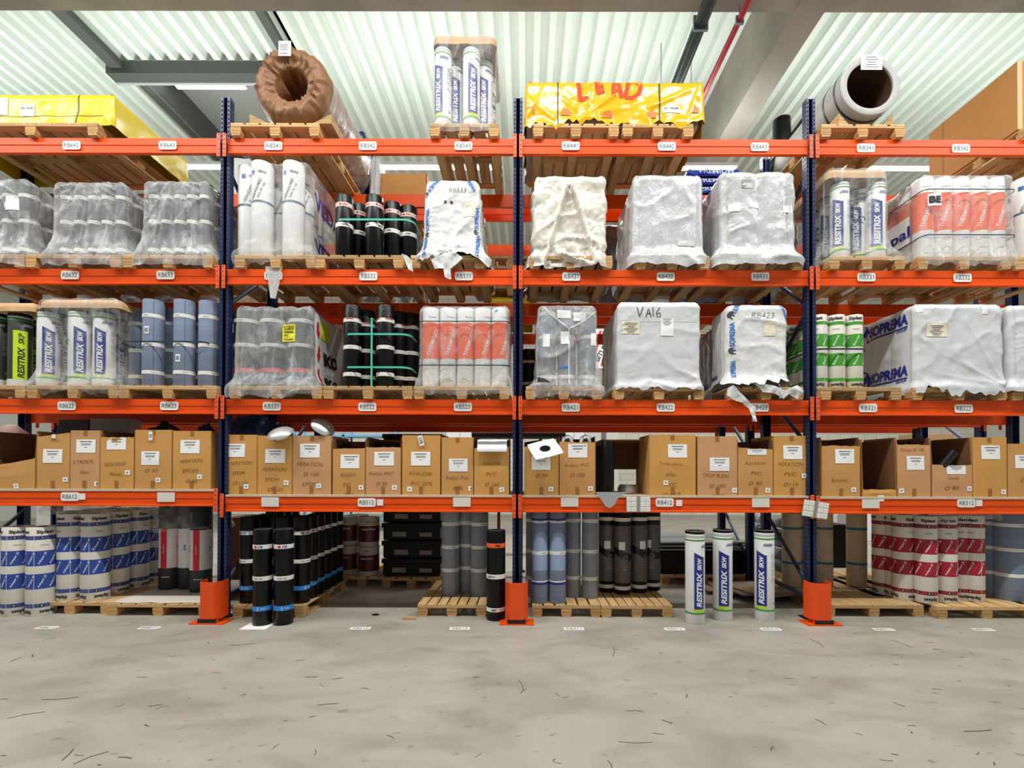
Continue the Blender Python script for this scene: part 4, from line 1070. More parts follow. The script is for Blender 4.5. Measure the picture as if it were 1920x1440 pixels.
black_group([(646, 5.56, 'front left'), (672, 5.74, 'set back between the two front rolls'), (702, 5.56, 'front right'), (736, 5.7, 'to the right of the front pair'), (766, 5.78, 'far right'), (652, 5.95, 'behind the front left one'), (704, 5.95, 'behind the front right one'), (758, 6.0, 'behind, far right')], T3, 'RB532', 'soprema', Hb, 2, 'black rolls at RB532', 3)
xa, xb = WX(627, 5.5, 410), WX(781, 5.6, 410)
strap(loopbox(xa, xb, 5.45, 6.1, WZ(413, 5.47, 650), .12), .022, mint, 'mint green strap round the black rolls at RB532')
P4(770, 908, 3, 'wooden pallet under the torn white hood at RB533', 1.15, 6)
def mammoth(s=.1):
    p = [(-.5, -.5), (-.35, -.5), (-.3, -.15), (-.05, -.15), (0, -.5), (.15, -.5), (.18, -.1), (.35, .0), (.38, -.35), (.48, -.3), (.5, .15), (.35, .4), (.1, .5), (-.2, .42), (-.45, .2), (-.5, 0)]
    return [(x * s, y * s) for x, y in p], [tuple(range(len(p)))]
def logo(word_w, h, m=.14): return JOIN(XF(T2('SOPREMA', word_w, h, .04, 0, .03), .0, 0)), mammoth(m)
xc, w = span(789, 905, 5.44, 410); hh = WZ(330, 5.44, 850) - T3
g = hood(w, 1.05, hh, rolls=(0, 5), amp=.02, wr=.018, ladder=.022, flare=.09, fh=.2, taper=.05, rc=.1, skirt=.03, seed=52, hem=.14, dome=.05)
dd = []
for u, z, r_ in ((-.2, .87, 55), (-.28, .42, 90), (.2, .87, -60), (.285, .45, 88), (-.3, .1, 90), (.3, .12, 88)):
    dd.append(('lettering', XF(T2('SOPREMA', .26, .045, .03, 0, .03), rot=r_), u, z, 'front', sopb)); a = R_(r_)
    dd.append(('printed_mark', XF(mammoth(.06), rot=r_), u - .17 * math.cos(a), z - .17 * math.sin(a), 'front', dgrey))
dd += [('lettering', T2('W', .08, .04, .03), -.02, 1.0, 'front', sopb), ('handwriting', T2('RB533', .2, .055, -.015, .2, .03), .06, .78, 'front', grey_ink), ('paper_label', Q2(.15, .18, .03), .2, .55, 'front', M('cream_label', '#eadfc8', .6)),
       ('printed_mark', JOIN(Q2(.03, .03), XF(Q2(.03, .03), .07)), -.08, .64, 'front', dgrey)]
COVER(g, fwhite, (xc, 5.44, T3), 'torn white printed hood over the pallet at RB533', dd, cat='white hood', name='white_hood')
def rag(name, px, py, pts, d, m, label, seed=1, th=.03):
    """torn film hanging over the beam: a folded lobe"""
    c = W(px, py, d); g = G(); n = len(pts); K = 7; o_ = Vector((seed, seed * 2, 0))
    sh = CUT((pts, [tuple(range(n))]), .025)
    for s_ in (0, 1): g.add([(x, -.02 * ridge(Vector((x * 9, z * 5, 0)) + o_, 2) - s_ * .008 + .02 * noise.noise(Vector((x * 14, z * 14, s_)) + o_), z) for x, z in sh[0]], sh[1])
    return tag(O(name, g.mesh(name, m, 80), None, c), label, 'film scrap')
rag('film_scrap', 835, 488, [(-.32, .06), (-.2, .12), (.1, .1), (.2, .02), (.12, -.06), (.06, -.1), (.07, -.22), (0, -.2), (-.02, -.1), (-.12, -.1), (-.16, 0), (-.2, .03), (-.26, -.02)], 5.4, fwhite, 'torn white film drooping over the beam at RB533', 4)
rag('film_scrap', 770, 490, [(-.1, .08), (-.04, .06), (.02, 0), (.03, -.12), (-.02, -.1), (-.06, 0)], 5.4, fwhite, 'torn white film corner left of the pallet at RB533', 6)

# ---- third level, third bay
P4(993, 1148, 3, 'wooden pallet hidden under the creamy creased hood at RB431', 1.15, 6)
xc, w = span(991, 1146, 5.43, 410)
g = hood(w - .06, 1.08, WZ(323, 5.43, 1065) - T3, wr=.034, amp=0, flare=.055, fh=.08, taper=.035, rc=.09, skirt=.13, seed=61, hem=.022, dome=.03, tent=.05, step=.013, ladder=.01)
COVER(g, fcream, (xc, 5.43, T3), 'creamy white creased hood with a pleated front at RB431', cat='white hood', name='white_hood')
P4(1193, 1330, 3, 'wooden pallet under the pale grey hood at RB432', 1.15, 6)
xc, w = span(1186, 1322, 5.43, 410)
g = hood(w, 1.05, WZ(322, 5.43, 1260) - T3, rolls=(2, 3), amp=.018, wr=.01, flare=.05, fh=.12, taper=.02, rc=.07, skirt=.11, seed=62, hem=.035, dome=.05, ladder=.006)
COVER(g, fdense, (xc, 5.43, T3), 'pale grey glossy hood with a peaked top at RB432', [('white_band', Q2(.2, .06, .03), .2, .15, 'front', fwhite)], cat='white hood', name='white_hood')
mg = slate_roll(.16, .95, 'grey', False, 0, (.62, .1))
def inner_rolls(pxs, d, T, code, H=.95, spec=None, side=None):
    for i, px in enumerate(pxs): ROLLPX(spec or slate_roll(.15, round(H, 2), 'grey', False, 0, (.6, .1)), px, d + .17, T, f'pale grey roll inside the hood at {code}, {ORD[i]} from left', f'rolls inside the hood at {code}', py=410)
inner_rolls((1216, 1258, 1292), 5.5, T3, 'RB432', WZ(338, 5.5, 1260) - T3)
P4(1348, 1506, 3, 'wooden pallet under the pale grey hood with a metal tag at RB433', 1.15, 6)
xc, w = span(1352, 1494, 5.43, 410)
g = hood(w, 1.08, WZ(318, 5.43, 1420) - T3, rolls=(2, 3), amp=.03, wr=.014, flare=.09, fh=.16, taper=.0, rc=.08, skirt=.12, seed=67, hem=.035, dome=.05, ladder=.012)
COVER(g, fdense, (xc, 5.43, T3), 'bulging pale grey hood with a small metal tag at RB433', [('metal_tag', Q2(.16, .1, .03), -.12, .83, 'front', M('tag_steel', '#8b8b88', .4, .3)), ('white_band', Q2(.13, .09, .03), -.28, .56, 'front', paper), ('white_band', Q2(.12, .07, .03), -.05, .6, 'front', paper), ('white_band', Q2(.1, .08, .03), .33, .55, 'front', paper)], cat='white hood', name='white_hood')
inner_rolls((1386, 1424, 1460), 5.52, T3, 'RB433', WZ(338, 5.5, 1430) - T3)

# ---- third level, right bay
P4(1556, 1697, 3, 'wooden pallet under the capped white rolls at RB331', 1.2, 6)
Hh = WZ(342, 5.55, 1600) - T3
for k, (px, d, rz) in enumerate(((1574, 5.58, -.75), (1608, 5.72, -.8), (1641, 5.58, -.45), (1553, 5.9, -.9), (1540, 6.2, -.9))):
    ROLLPX(res_roll(.1, Hh, 3), px, d, T3, 'white roll with blue name panel at RB331, ' + ['front left under the card cap', 'set back in the middle', 'front right under the card cap', 'second from front on the left side', 'third from front on the left side'][k], 'white rolls at RB331', rz, py=410)
xc, w = span(1556, 1662, 5.46, 340)
card_cap(w + .02, .95, .12, (xc, 5.46, T3 + Hh), 'brown card cap over the white rolls at RB331', 5)
g = hood(w + .06, 1.0, Hh + .13, rolls=(2, 3), amp=.03, wr=.01, flare=.14, fh=.3, taper=.0, rc=.1, skirt=.1, seed=71, hem=.08)
COVER(g, fclear, (xc, 5.43, T3), 'clear film hood over the capped white rolls at RB331', [
    ('handwriting', XF(T2('Thinaster Gr', .42, .07, -.005, .2, .03), rot=-80), WX(1616, 5.4, 400) - xc, WZ(382, 5.4, 1616) - T3, 'front', ink), ('handwriting', XF(T2('Clement', .24, .05, -.005, .2, .03), rot=-84), WX(1603, 5.4, 400) - xc, WZ(392, 5.4, 1603) - T3, 'front', ink),
    ('handwriting', XF(T2('0/10', .1, .04, -.01, 0, .03), rot=-85), WX(1637, 5.4, 400) - xc, WZ(353, 5.4, 1637) - T3, 'front', ink)])
P4(1722, 1896, 3, 'wooden pallet under the orange and white rolls at RB332', 1.2, 7)
def thermo(px0, px1, lv, code, top, side, seed, deep=4, flare=.05):
    T = LP(lv) + PH; n = 5; xc, w = span(px0, px1, 5.5, top + 80); R = w / n / 2; H = WZ(top, 5.5, (px0 + px1)/2) - T
    sp = thermo_roll(round(R - .001, 3), round(H, 3))
    for i in range(n): ROLL(sp, xc - w/2 + R + 2*R*i, 5.5 + R, T, f'orange and white roll at {code}, front row, {ORD[i]} from left', f'orange and white rolls at {code}', rz=-.15 + .1 * i - (.3 if xc > 0 else -.3))
    for j in range(1, deep): ROLL(sp, xc + side * (w/2 - R), 5.5 + R + 2.03*R*j, T, f'orange and white roll at {code}, {"right" if side > 0 else "left"} side, {ORD[j]} from front', f'orange and white rolls at {code}', rz=-.5)
    g = hood(w + .02, 1.04, H + .015, rolls=(n, 0), amp=.02, wr=.009, flare=flare, fh=.3, taper=.0, rc=.06, skirt=.1, seed=seed, hem=.04, ladder=.004, sag=.01)
    return g, xc, w, T, H
g, xc, w, T, H = thermo(1727, 1895, 3, 'RB332', 330, -1, 81)
COVER(g, fhaze, (xc, 5.45, T), 'clear film hood over the orange and white rolls at RB332', [('white_patch', Q2(.15, .14, .03), -.4, .67, 'front', paper), ('lettering', T2('BE', .13, .08, .04), -.4, .67, 'front', ink, .012),
    ('white_patch', Q2(.6, .32, .04), .5, .42, 'left', paper), ('lettering', T2('Icopal', .62, .17, .02, 0, .03), .5, .38, 'left', sopn, .012)])
for z_, nm_ in ((.8, 'upper'), (.26, 'lower')):
    strap(loopbox(xc - w/2 - .02, xc + w/2 + .02, 5.43, 6.5, T + z_ * H, .07), .012, darkstrap, f'{nm_} dark strap round the orange and white rolls at RB332')
P4(1904, 2040, 3, 'wooden pallet under the white rolls cut by the right edge, third level', 1.2, 7)
for i, px in enumerate((1921, 1960)): ROLLPX(veda_roll(.115, .98), px, 5.6, T3, ['white roll with blue band cut by the right edge, third level', 'white roll beyond the right edge, third level'][i], 'white rolls at the right edge', rz=-.55, py=410)
ROLLPX(veda_roll(.115, .98), 1900, 5.86, T3, 'white roll behind the one cut by the right edge, third level', 'white rolls at the right edge', rz=-.5, py=410)

# ---- second level, left bay
P4(-120, 46, 2, 'wooden pallet under the charcoal and lime rolls, left edge, second level', 1.2, 6)
Hm = WZ(588, 5.55, 30) - T2_
for k, (px, d) in enumerate(((38, 5.6), (-4, 5.6), (60, 5.86), (80, 6.1))): ROLLPX(res_roll(.105, round(Hm, 3), 2, True), px, d, T2_, 'charcoal roll with lime name panel, second level, ' + ['nearest the aisle at the left edge', 'at the very left edge', 'behind the left edge front roll', 'rearmost by the left edge'][k], 'charcoal and lime rolls', rz=(.82, .2, .9, .8)[k], py=650)
xc, w = span(-90, 62, 5.46, 580); card_cap(w, 1.1, .11, (xc, 5.46, T2_ + Hm), 'brown card cap over the charcoal and lime rolls at the left edge', 8)
P4(50, 221, 2, 'wooden pallet under the capped white rolls at RB622', 1.2, 7)
Hm = WZ(582, 5.55, 150) - T2_
for k, (px, d, rz) in enumerate(((92, 5.6, .35), (120, 5.8, .5), (150, 5.58, .35), (196, 5.62, -.1), (218, 5.9, .8), (237, 6.2, .9))):
    ROLLPX(res_roll(.105, round(Hm, 3), 2 if k != 3 else 2), px, d, T2_, 'white roll with blue name panel at RB622, ' + ['front row, far left', 'set back, second from left', 'front row, middle', 'front row, right', 'right side, second from front', 'right side, third from front'][k], 'white rolls at RB622', rz + .4, py=650)
xc, w = span(72, 214, 5.46, 570); card_cap(w + .06, 1.05, .11, (xc + .02, 5.46, T2_ + Hm), 'brown card cap over the white rolls at RB622', 9)
g = hood(w + .06, 1.08, Hm + .12, rolls=(3, 4), amp=.03, wr=.01, flare=.12, fh=.3, taper=.0, rc=.09, skirt=.1, seed=91, hem=.06)
COVER(g, fclear, (xc + .01, 5.43, T2_), 'clear film hood over the capped white rolls at RB622', [
    ('handwriting', XF(T2('Thinaster Gr', .38, .06, -.005, .2, .03), rot=-80), WX(114, 5.4, 650) - xc, WZ(615, 5.4, 114) - T2_, 'front', ink), ('handwriting', XF(T2('Clement', .2, .045, -.005, .2, .03), rot=-80), WX(103, 5.4, 650) - xc, WZ(628, 5.4, 103) - T2_, 'front', ink)])
P4(222, 405, 2, 'wide wooden pallet under the blue grey rolls at RB623', 1.2, 6)
Ho = WZ(565, 5.55, 330) - T2_
for k, (px, d, l) in enumerate(((288, 5.56, 1), (346, 5.56, 2), (392, 5.6, 0), (262, 5.82, 0), (322, 5.8, 0), (375, 5.85, 0))):
    ROLLPX(slate_roll(.107, round(Ho - (.0 if k < 3 else .02), 3), 'blue', False, l, (.79, .46, .14)), px, d, T2_, 'slate blue roll with white bands at RB623, ' + ['front left with a paper label high up', 'front middle with a paper label low down', 'front right beside the navy post', 'set back at the far left', 'set back behind the two front rolls', 'set back on the right'][k], 'slate blue rolls at RB623', rz=(-.1, -.1, .3, 0, 1, 2)[k], py=650)
strap(loopbox(WX(252, 5.7, 640), WX(404, 5.6, 640), 5.44, 6.1, WZ(641, 5.45, 320), .12), .018, darkstrap, 'dark strap round the slate blue rolls at RB623')

# ---- second level, second bay
P4(430, 603, 2, 'wooden pallet under the grey film hood with a yellow label at RB521', 1.2, 7)
xc, w = span(442, 588, 5.5, 650); H = WZ(575, 5.5, 510) - T2_
sp = slate_roll(.15, round(H, 2), 'dark', False, 0, (.83, .52)); pinkb = M('pink_red_band', '#e8505e', .5)
spk = sp + [('red_band', ringm(.15, H * .2, H * .25, pinkb))]
for i, px in enumerate((465, 514, 566)): ROLLPX(spk, px, 5.7, T2_, f'thick dark roll with a red band at RB521, {["left", "middle", "right"][i]} of the front row', 'banded dark rolls at RB521', rz=.4 * i, py=650)
for j in (1, 2, 3): ROLL(spk, WX(566, 5.7, 650), 5.7 + .31 * j, T2_, f'thick dark roll with a red band at RB521, right side, {ORD[j]} from front', 'banded dark rolls at RB521', rz=.5)
g = hood(w + .02, 1.2, H + .02, rolls=(3, 0), amp=.03, wr=.012, flare=.1, fh=.2, taper=.02, rc=.07, skirt=.12, seed=101, hem=.05, sag=.03, dome=.01)
arrow = ([(-.01, .1), (.01, .1), (.025, .05), (.02, 0), (.045, 0), (0, -.09), (-.045, 0), (-.02, 0), (-.025, .05)], [tuple(range(9))])
yl = M('yellow_label', '#e8e234', .5)
dd = [('yellow_label', Q2(.155, .2, .03), WX(536, 5.4, 620) - xc, WZ(621, 5.4, 536) - T2_, 'front', yl), ('print', JOIN(XF(T2('KITOBASE\nCHEMOR', .13, .05, .03, 0, .03), 0, .06), XF(Q2(.12, .012), 0, .01), XF(Q2(.05, .01), -.035, -.03), XF(Q2(.12, .008), 0, -.075)), WX(536, 5.4, 620) - xc, WZ(621, 5.4, 536) - T2_, 'front', ink, .012)]
dd += [('white_panel', Q2(.95, H - .1, .04), .55, H / 2, 'right', M('white_translucent', '#dcdcda', .4))]
for k, z in enumerate((.98, .68, .4, .12)): dd.append(('red_arrow', CUT(XF(arrow, sc=1.1), .03), .16, z, 'right', bandr, .012))
dd += [('lettering', T2('IKO', .42, .16, .06, 0, .03), .5, .38, 'right', ink, .012), ('lettering', T2('IKO', .42, .16, .06, 0, .03), .5, .08, 'right', ink, .012), ('yellow_label', Q2(.25, .22, .03), .36, .72, 'right', yl, .012)]
COVER(g, fmilky, (xc, 5.45, T2_), 'milky film hood with a yellow label on its front at RB521', dd)
P4(606, 773, 2, 'wooden pallet under the black rolls with green straps at RB522', 1.2, 7)
Hq = WZ(572, 5.5, 700) - T2_
black_group([(661, 5.57, 'left of the front pair'), (688, 5.75, 'set back between the front pair'), (723, 5.57, 'right of the front pair'), (748, 5.8, 'set back right of the front pair'), (771, 5.85, 'far right, lower'), (676, 6.05, 'behind the left front one'), (735, 6.05, 'behind the right front one'), (775, 6.2, 'rearmost right')], T2_, 'RB522', 'shiny', Hq, 3, 'black rolls at RB522', 2)
xa, xb = WX(643, 5.5, 650), WX(778, 5.7, 650)
for z_, nm_ in ((627, 'upper'), (689, 'lower')): strap(loopbox(xa, xb, 5.455, 6.25, WZ(z_, 5.47, 700), .12), .022, mint, f'{nm_} mint green strap round the black rolls at RB522')
g = G(); x = WX(697, 5.45, 650); z0, z1 = T2_ - .02, WZ(596, 5.45, 697); g.box(x - .011, x + .011, 5.445, 5.448, z0, z1); g.box(x - .011, x + .011, 5.448, 6.2, z1 - .003, z1); tag(O('strap', g.mesh('strap', mint)), 'upright mint green strap in front of the black rolls at RB522', 'strap')
P4(776, 955, 2, 'wooden pallet under the orange and white rolls at RB523', 1.2, 7)
g, xc, w, T, H = thermo(789, 953, 2, 'RB523', 576, 1, 111, 4, .06)
COVER(g, fhaze, (xc, 5.45, T), 'clear film hood over the orange and white rolls at RB523', [('blue_mark', XF(Q2(.04, .018), rot=40), .37, H - .06, 'front', bandb)])
for z_, nm_ in ((.8, 'upper'), (.26, 'lower')): strap(loopbox(xc - w/2 - .02, xc + w/2 + .02, 5.43, 6.5, T + z_ * H, .07), .012, darkstrap, f'{nm_} dark strap round the orange and white rolls at RB523')

# ---- second level, third bay
P4(986, 1129, 2, 'wooden pallet under the narrow grey hood at RB421', 1.15, 6)
xc, w = span(1005, 1122, 5.45, 650); H = WZ(571, 5.45, 1062) - T2_
sp = slate_roll(.105, round(H - .04, 2), 'grey', False, 0, (.93, .63, .12))
for i, px in enumerate((1026, 1062, 1100)): ROLLPX(sp, px, 5.62, T2_, f'grey roll inside the narrow hood at RB421, {["left", "middle", "right"][i]}', 'rolls inside the hood at RB421', rz=.3 * i, py=650)
g = hood(w, 1.0, H, rolls=(0, 3), amp=.02, wr=.02, flare=.075, fh=.14, taper=.01, rc=.08, skirt=.12, seed=121, hem=.04, dome=.03, step=.014)
COVER(g, fmilky, (xc, 5.43, T2_), 'narrow milky grey hood with a Y shaped seam at RB421', [
    ('paper_label', Q2(.16, .09, .03), -.04, .83, 'front', paper), ('paper_label', Q2(.14, .1, .03), .14, .8, 'front', paper), ('paper_label', Q2(.09, .14, .03), 0 - .03, .56, 'front', paper), ('paper_label', Q2(.06, .14, .03), .3, .54, 'front', paper), ('paper_label', Q2(.08, .15, .03), -.24, .53, 'front', paper),
    ('seam', STROKE2([[(-.3, .95), (-.18, .82), (.02, .66), (.02, 0.02)], [(.34, .88), (.2, .76), (.02, .66)]], .014), 0, 0, 'front', fwhite), ('torn_hole', CUT(([(-.07, -.03), (.08, -.03), (.0, .03), (-.07, .04)], [(0, 1, 2, 3)]), .03), -.27, .07, 'front', blackp),
    ('lettering', T2('DERBI', .12, .03, .03), -.04, .22, 'front', sopb)])
P4(1152, 1320, 2, 'wooden pallet under the smooth white hood at RB422', 1.15, 7)
xc, w = span(1158, 1314, 5.43, 650)
g = hood(w, 1.1, WZ(564, 5.43, 1235) - T2_, rolls=(0, 3), amp=.02, wr=.01, flare=.035, fh=.1, taper=.0, rc=.05, skirt=.03, seed=131, hem=.05, dome=.02, ladder=.01)
lines = JOIN(*[XF(Q2(.16 - .04 * (k % 3), .006, .03), 0, .05 - k * .02) for k in range(6)])
COVER(g, fwhite2, (xc, 5.43, T2_), 'smooth white hood with VA16 written on it at RB422', [
    ('handwriting', STROKE2([[(-.13, .06), (-.1, -.05), (-.06, .07)], [(-.03, -.05), (-.0, .05), (.03, -.05)], [(-.02, -.01), (.02, -.01)], [(.05, .06), (.055, -.04)], [(.13, .06), (.09, .0), (.1, -.05), (.14, -.04), (.13, 0), (.1, -.01)]], .009), WX(1217, 5.4, 590) - xc, WZ(585, 5.4, 1217) - T2_, 'front', ink, .004),
    ('paper_label', Q2(.2, .14, .03), WX(1184, 5.4, 610) - xc, WZ(613, 5.4, 1184) - T2_, 'front', M('cream_label', '#eadfc8', .6)), ('print', lines, WX(1184, 5.4, 610) - xc, WZ(613, 5.4, 1184) - T2_, 'front', grey_ink, .01),
    ('paper_label', Q2(.15, .2, .03), WX(1252, 5.4, 610) - xc, WZ(612, 5.4, 1252) - T2_, 'front', paper), ('print', XF(lines, sc=.7), WX(1252, 5.4, 600) - xc, WZ(602, 5.4, 1252) - T2_, 'front', grey_ink, .01),
    ('fold', STROKE2([[(-w/2 + .05, 0), (w/2 - .05, 0)]], .006), 0, .75, 'front', fwhite)], cat='white hood', name='white_hood')
P4(1368, 1506, 2, 'wooden pallet under the torn white hood at RB423', 1.15, 6)
xc, w = span(1364, 1480, 5.43, 650); H = WZ(570, 5.43, 1425) - T2_
g = hood(w, .5, H, rolls=(0, 2), amp=.02, wr=.016, ladder=.016, flare=.1, fh=.2, taper=.0, rc=.09, skirt=-.04, seed=141, hem=.08, dome=.04)
dd = []
for u, z, r_, ln in ((-.3, .6, 90, .28), (-.22, .95, 55, .2), (-.29, .2, 90, .2), (.3, .85, -65, .2), (.35, .5, 90, .22)):
    dd.append(('lettering', XF(T2('SOPREMA', ln, .055 if u < 0 else .035, .03, 0, .03), rot=r_), u, z, 'front', sopb)); a = R_(r_); q = ln / 2 + .05
    if u < 0: dd.append(('printed_mark', XF(mammoth(.08), rot=r_), u - q * math.cos(a), z - q * math.sin(a), 'front', dgrey))
dd += [('handwriting', T2('RB423', .26, .07, -.02, .2, .03), .05, .82, 'front', grey_ink), ('paper_label', Q2(.13, .15, .03), .13, .66, 'front', M('cream_label', '#eadfc8', .6)), ('lettering', T2('soprema', .22, .07, .03), .4, .15, 'left', sopn)]
COVER(g, fwhite, (xc, 5.43, T2_), 'torn white printed hood over the pallet at RB423', dd, cat='white hood', name='white_hood')
g = hood(.8, .55, H - .08, rolls=(3, 3), amp=.02, wr=.02, flare=.08, fh=.2, taper=.0, rc=.09, skirt=.08, seed=143, hem=.06, step=.03)
COVER(g, M('silver_grey_film', '#8d8c90', .22, bump=.5, bs=(9, 9, 9), spec=.7), (WX(1395, 6.0, 650), 6.0, T2_), 'silvery grey film bundle behind the torn white hood at RB423', [('lettering', T2('SOPREMA', .3, .08, .03, 0, .03), .25, .12, 'left', sopn)])
rag('film_scrap', 1390, 745, [(-.16, .1), (-.1, .14), (0, .03), (.05, -.02), (.14, -.1), (.17, -.28), (.12, -.27), (.09, -.13), (0, -.06), (-.1, -.03), (-.17, .02)], 5.4, fwhite, 'twisted white film tail hanging over the beam at RB423', 9)
rag('film_scrap', 1462, 735, [(-.3, .1), (-.1, .08), (.05, .02), (.2, .08), (.26, 0), (.2, -.08), (.1, -.02), (.04, -.08), (-.06, -.02), (-.2, .0)], 5.4, fwhite, 'torn white hem spread over the pallet at RB423', 12)

# ---- second level, right bay
P4(1540, 1690, 2, 'wooden pallet under the green and white rolls at RB321', 1.2, 6)
Hg = WZ(594, 5.6, 1580) - T2_
sg = siplast_roll(.1, round(Hg, 3), 'green', 'Mono-Activ')
for i, px in enumerate((1533, 1566, 1599)):
    for j in range(1 if i else 4):
        ROLL(sg, WX(px, 5.6, 650), 5.6 + .205 * j, T2_, f'green and white roll at RB321, ' + (['beside the navy post', 'middle of the front row', 'right of the front row'][i] if j == 0 else f'left side, {ORD[j]} from front'), 'green and white rolls at RB321', rz=-.75 + .25 * i)
strap(loopbox(WX(1516, 5.6, 650), WX(1617, 5.6, 650), 5.47, 6.35, T2_ + Hg * .52, .1), .02, darkstrap, 'dark green strap round the green and white rolls at RB321')
P4(1712, 1888, 2, 'wooden pallet under the big white hood at RB322', 1.2, 7)
xc, w = span(1716, 1884, 5.43, 650); H = WZ(568, 5.43, 1800) - T2_
g = hood(w, 1.1, H, rolls=(0, 3), amp=.02, wr=.012, flare=.04, fh=.15, taper=.0, rc=.06, skirt=.06, seed=151, hem=.1, dome=.02, fan=.0)
cr = [((.48, .04), (.1, .72), .02), ((.49, .05), (.25, .85), .018), ((.47, .03), (-.12, .35), .018), ((.47, .02), (-.28, .16), .016), ((.49, .06), (.38, .8), .016)]
for i, v in enumerate(g.v):                                         # creases pulled from the lower right corner
    x, y, z = v
    if y < .03 and z > -.02:
        b = 0
        for (ax, az), (bx, bz), a_ in cr:
            dx, dz_ = bx - ax, bz - az; L = math.hypot(dx, dz_); t = ((x-ax)*dx + (z-az)*dz_) / L / L; t = max(0, min(1, t)); q = math.hypot(x - ax - dx*t, z - az - dz_*t); b += a_ * math.exp(-(q / .018) ** 2) * (1 - t * .7)
        g.v[i] = (x, y - b, z)
big = XF(T2('SOPREMA', .62, .13, .05, .1, .03), 0, 0)
COVER(g, fwhite2, (xc, 5.43, T2_), 'big white hood with navy lettering on its side at RB322', [
    ('lettering', big, .42, .82, 'left', sopn), ('underline', STROKE2([[(-.3, 0), (.3, 0)]], .02), .42, .73, 'left', sopn), ('printed_mark', mammoth(.3), .88, .8, 'left', sopn), ('lettering', T2('GROUP', .15, .03, .03), .2, .7, 'left', sopn),
    ('lettering', big, .42, .22, 'left', sopn), ('underline', STROKE2([[(-.3, 0), (.3, 0)]], .02), .42, .13, 'left', sopn), ('printed_mark', mammoth(.3), .88, .2, 'left', sopn), ('lettering', T2('GROUP', .15, .03, .03), .2, .1, 'left', sopn),
    ('paper_label', Q2(.24, .16, .03), -.27, .66, 'front', M('cream_label', '#eadfc8', .6)), ('print', lines, -.27, .65, 'front', grey_ink, .01), ('paper_label', Q2(.07, .12, .03), -.46, .92, 'front', paper), ('paper_label', Q2(.07, .12, .03), .28, .9, 'front', paper)], cat='white hood', name='white_hood')
P4(1900, 2050, 2, 'wooden pallet under the white hood cut by the right edge, second level', 1.15, 6)
xc, w = span(1893, 2040, 5.43, 650)
g = hood(w, 1.0, WZ(570, 5.43, 1920) - T2_, rolls=(3, 3), amp=.02, wr=.012, flare=.06, taper=.0, rc=.08, skirt=.06, seed=161, hem=.08, ladder=.015)
COVER(g, fwhite2, (xc, 5.43, T2_), 'white hood cut by the right edge, second level', cat='white hood', name='white_hood')
# ------------------------------------------------------------ cartons on the lowest shelf
B = BOX
def STK(e, px, py, w, h, rot=0, text=None):
    p = W(px, py, 5.5) - e.location; sh = XF(Q2(w, h), rot=rot); v, f = pl_map(sh, p.x, -.02, p.z); g = G(); g.add(v, f); q = O('top_sticker', g.mesh('top_sticker', sticker, flat=True), e)
    if text: t = G(); v, f = pl_map(XF(T2(text, None, w * .6, .02), rot=rot - 90), p.x, -.022, p.z); t.add(v, f); O('lettering', t.mesh('lettering', grey_ink, flat=True), q)
B(-30, 66, 808, 0, 'torn open carton at the left end of the shelf, its front ripped away', pyf=868, ci=0, lab=(0, 15, 850, 876), sq=(31, 911), tape=False, slant=.1)
STK(B(69, 131, 815, 0, 'first upright carton from the left, label halfway down', ci=0, lab=(82, 118, 842, 868), sq=(123, 899), slant=.05), 99, 818, .045, .045)
B(132, 187, 807, 0, 'second upright carton from the left, with two lines of handwriting', ci=2, lab=(144, 180, 824, 849), sq=(182, 907), write=[('3 TROUS', .7), ('60mm', .3)], wy=858)
B(188, 251, 808, 0, 'carton with a lowered front, label at its rim, above RB612', pyf=820, ci=1, lab=(201, 237, 820, 843), sq=(240, 886), write=[('VULCA 3 ROUGE', .65), ('90mm', .35)], wy=862, tape=True)
STK(B(253, 322, 806, 0, 'carton with a number sticker on its top edge, above RB612', ci=0, lab=(266, 300, 846, 872), sq=(297, 900), write=[('Ø 50', .35)], wy=874), 281, 817, .045, .1, 0, '03')
B(324, 396, 808, 0, 'last carton of the left bay, beside the navy post', ci=1, lab=(339, 375, 825, 850), sq=(375, 894), write=[('AERATION', .6), ('EPDM', .4), ('Ø 80', .3)], wy=856)
B(424, 482, 815, 1, 'first carton right of the left navy post, three lines of handwriting', ci=1, lab=(422, 460, 832, 857), sq=(462, 912), write=[('AERATION', .7), ('EPDM', .4), ('Ø110', .45)], wy=860, d=5.53)
B(483, 548, 817, 1, 'carton with a metal dome lying on its front edge', ci=1, lab=(498, 535, 842, 868), sq=(537, 905), write=[('AERATION', .7), ('EPDM', .4), ('Ø125', .45)], wy=872)
B(549, 621, 817, 1, 'rosy carton with a tall label, third of its bay', ci=2, lab=(563, 600, 832, 858), sq=(598, 911), write=[('AERATION', .7), ('Ø 160', .4), ('EPDM', .4)], wy=862)
B(624, 685, 823, 1, 'carton with a cut down front and a red dot label, left of centre bay', pyf=841, ci=0, lab=(639, 674, 852, 878), sq=(677, 914), write=[('Avaloir', .5), ('PVC', .25), ('Ø 50', .3)], wy=882, tagc=1)
B(686, 752, 819, 1, 'carton with a cut down front above the RB512 plate', pyf=839, ci=2, lab=(702, 739, 847, 873), sq=(740, 914), write=[('Avaloir PVC', .7), ('Ø 90', .3)], wy=880)
STK(B(754, 826, 816, 1, 'carton with a tall white sticker over its top edge', ci=1, lab=(771, 807, 847, 873), sq=(768, 917), write=[('AVALOIR', .6), ('PVC Ø75', .55)], wy=880), 789, 826, .055, .12, 12, 'LV8')
B(828, 888, 820, 1, 'carton with its label low down, right of the one with the tall sticker', ci=0, lab=(842, 877, 860, 884), sq=(883, 916), write=[('Avaloir PVC', .75), ('Ø 80', .3)], wy=888)
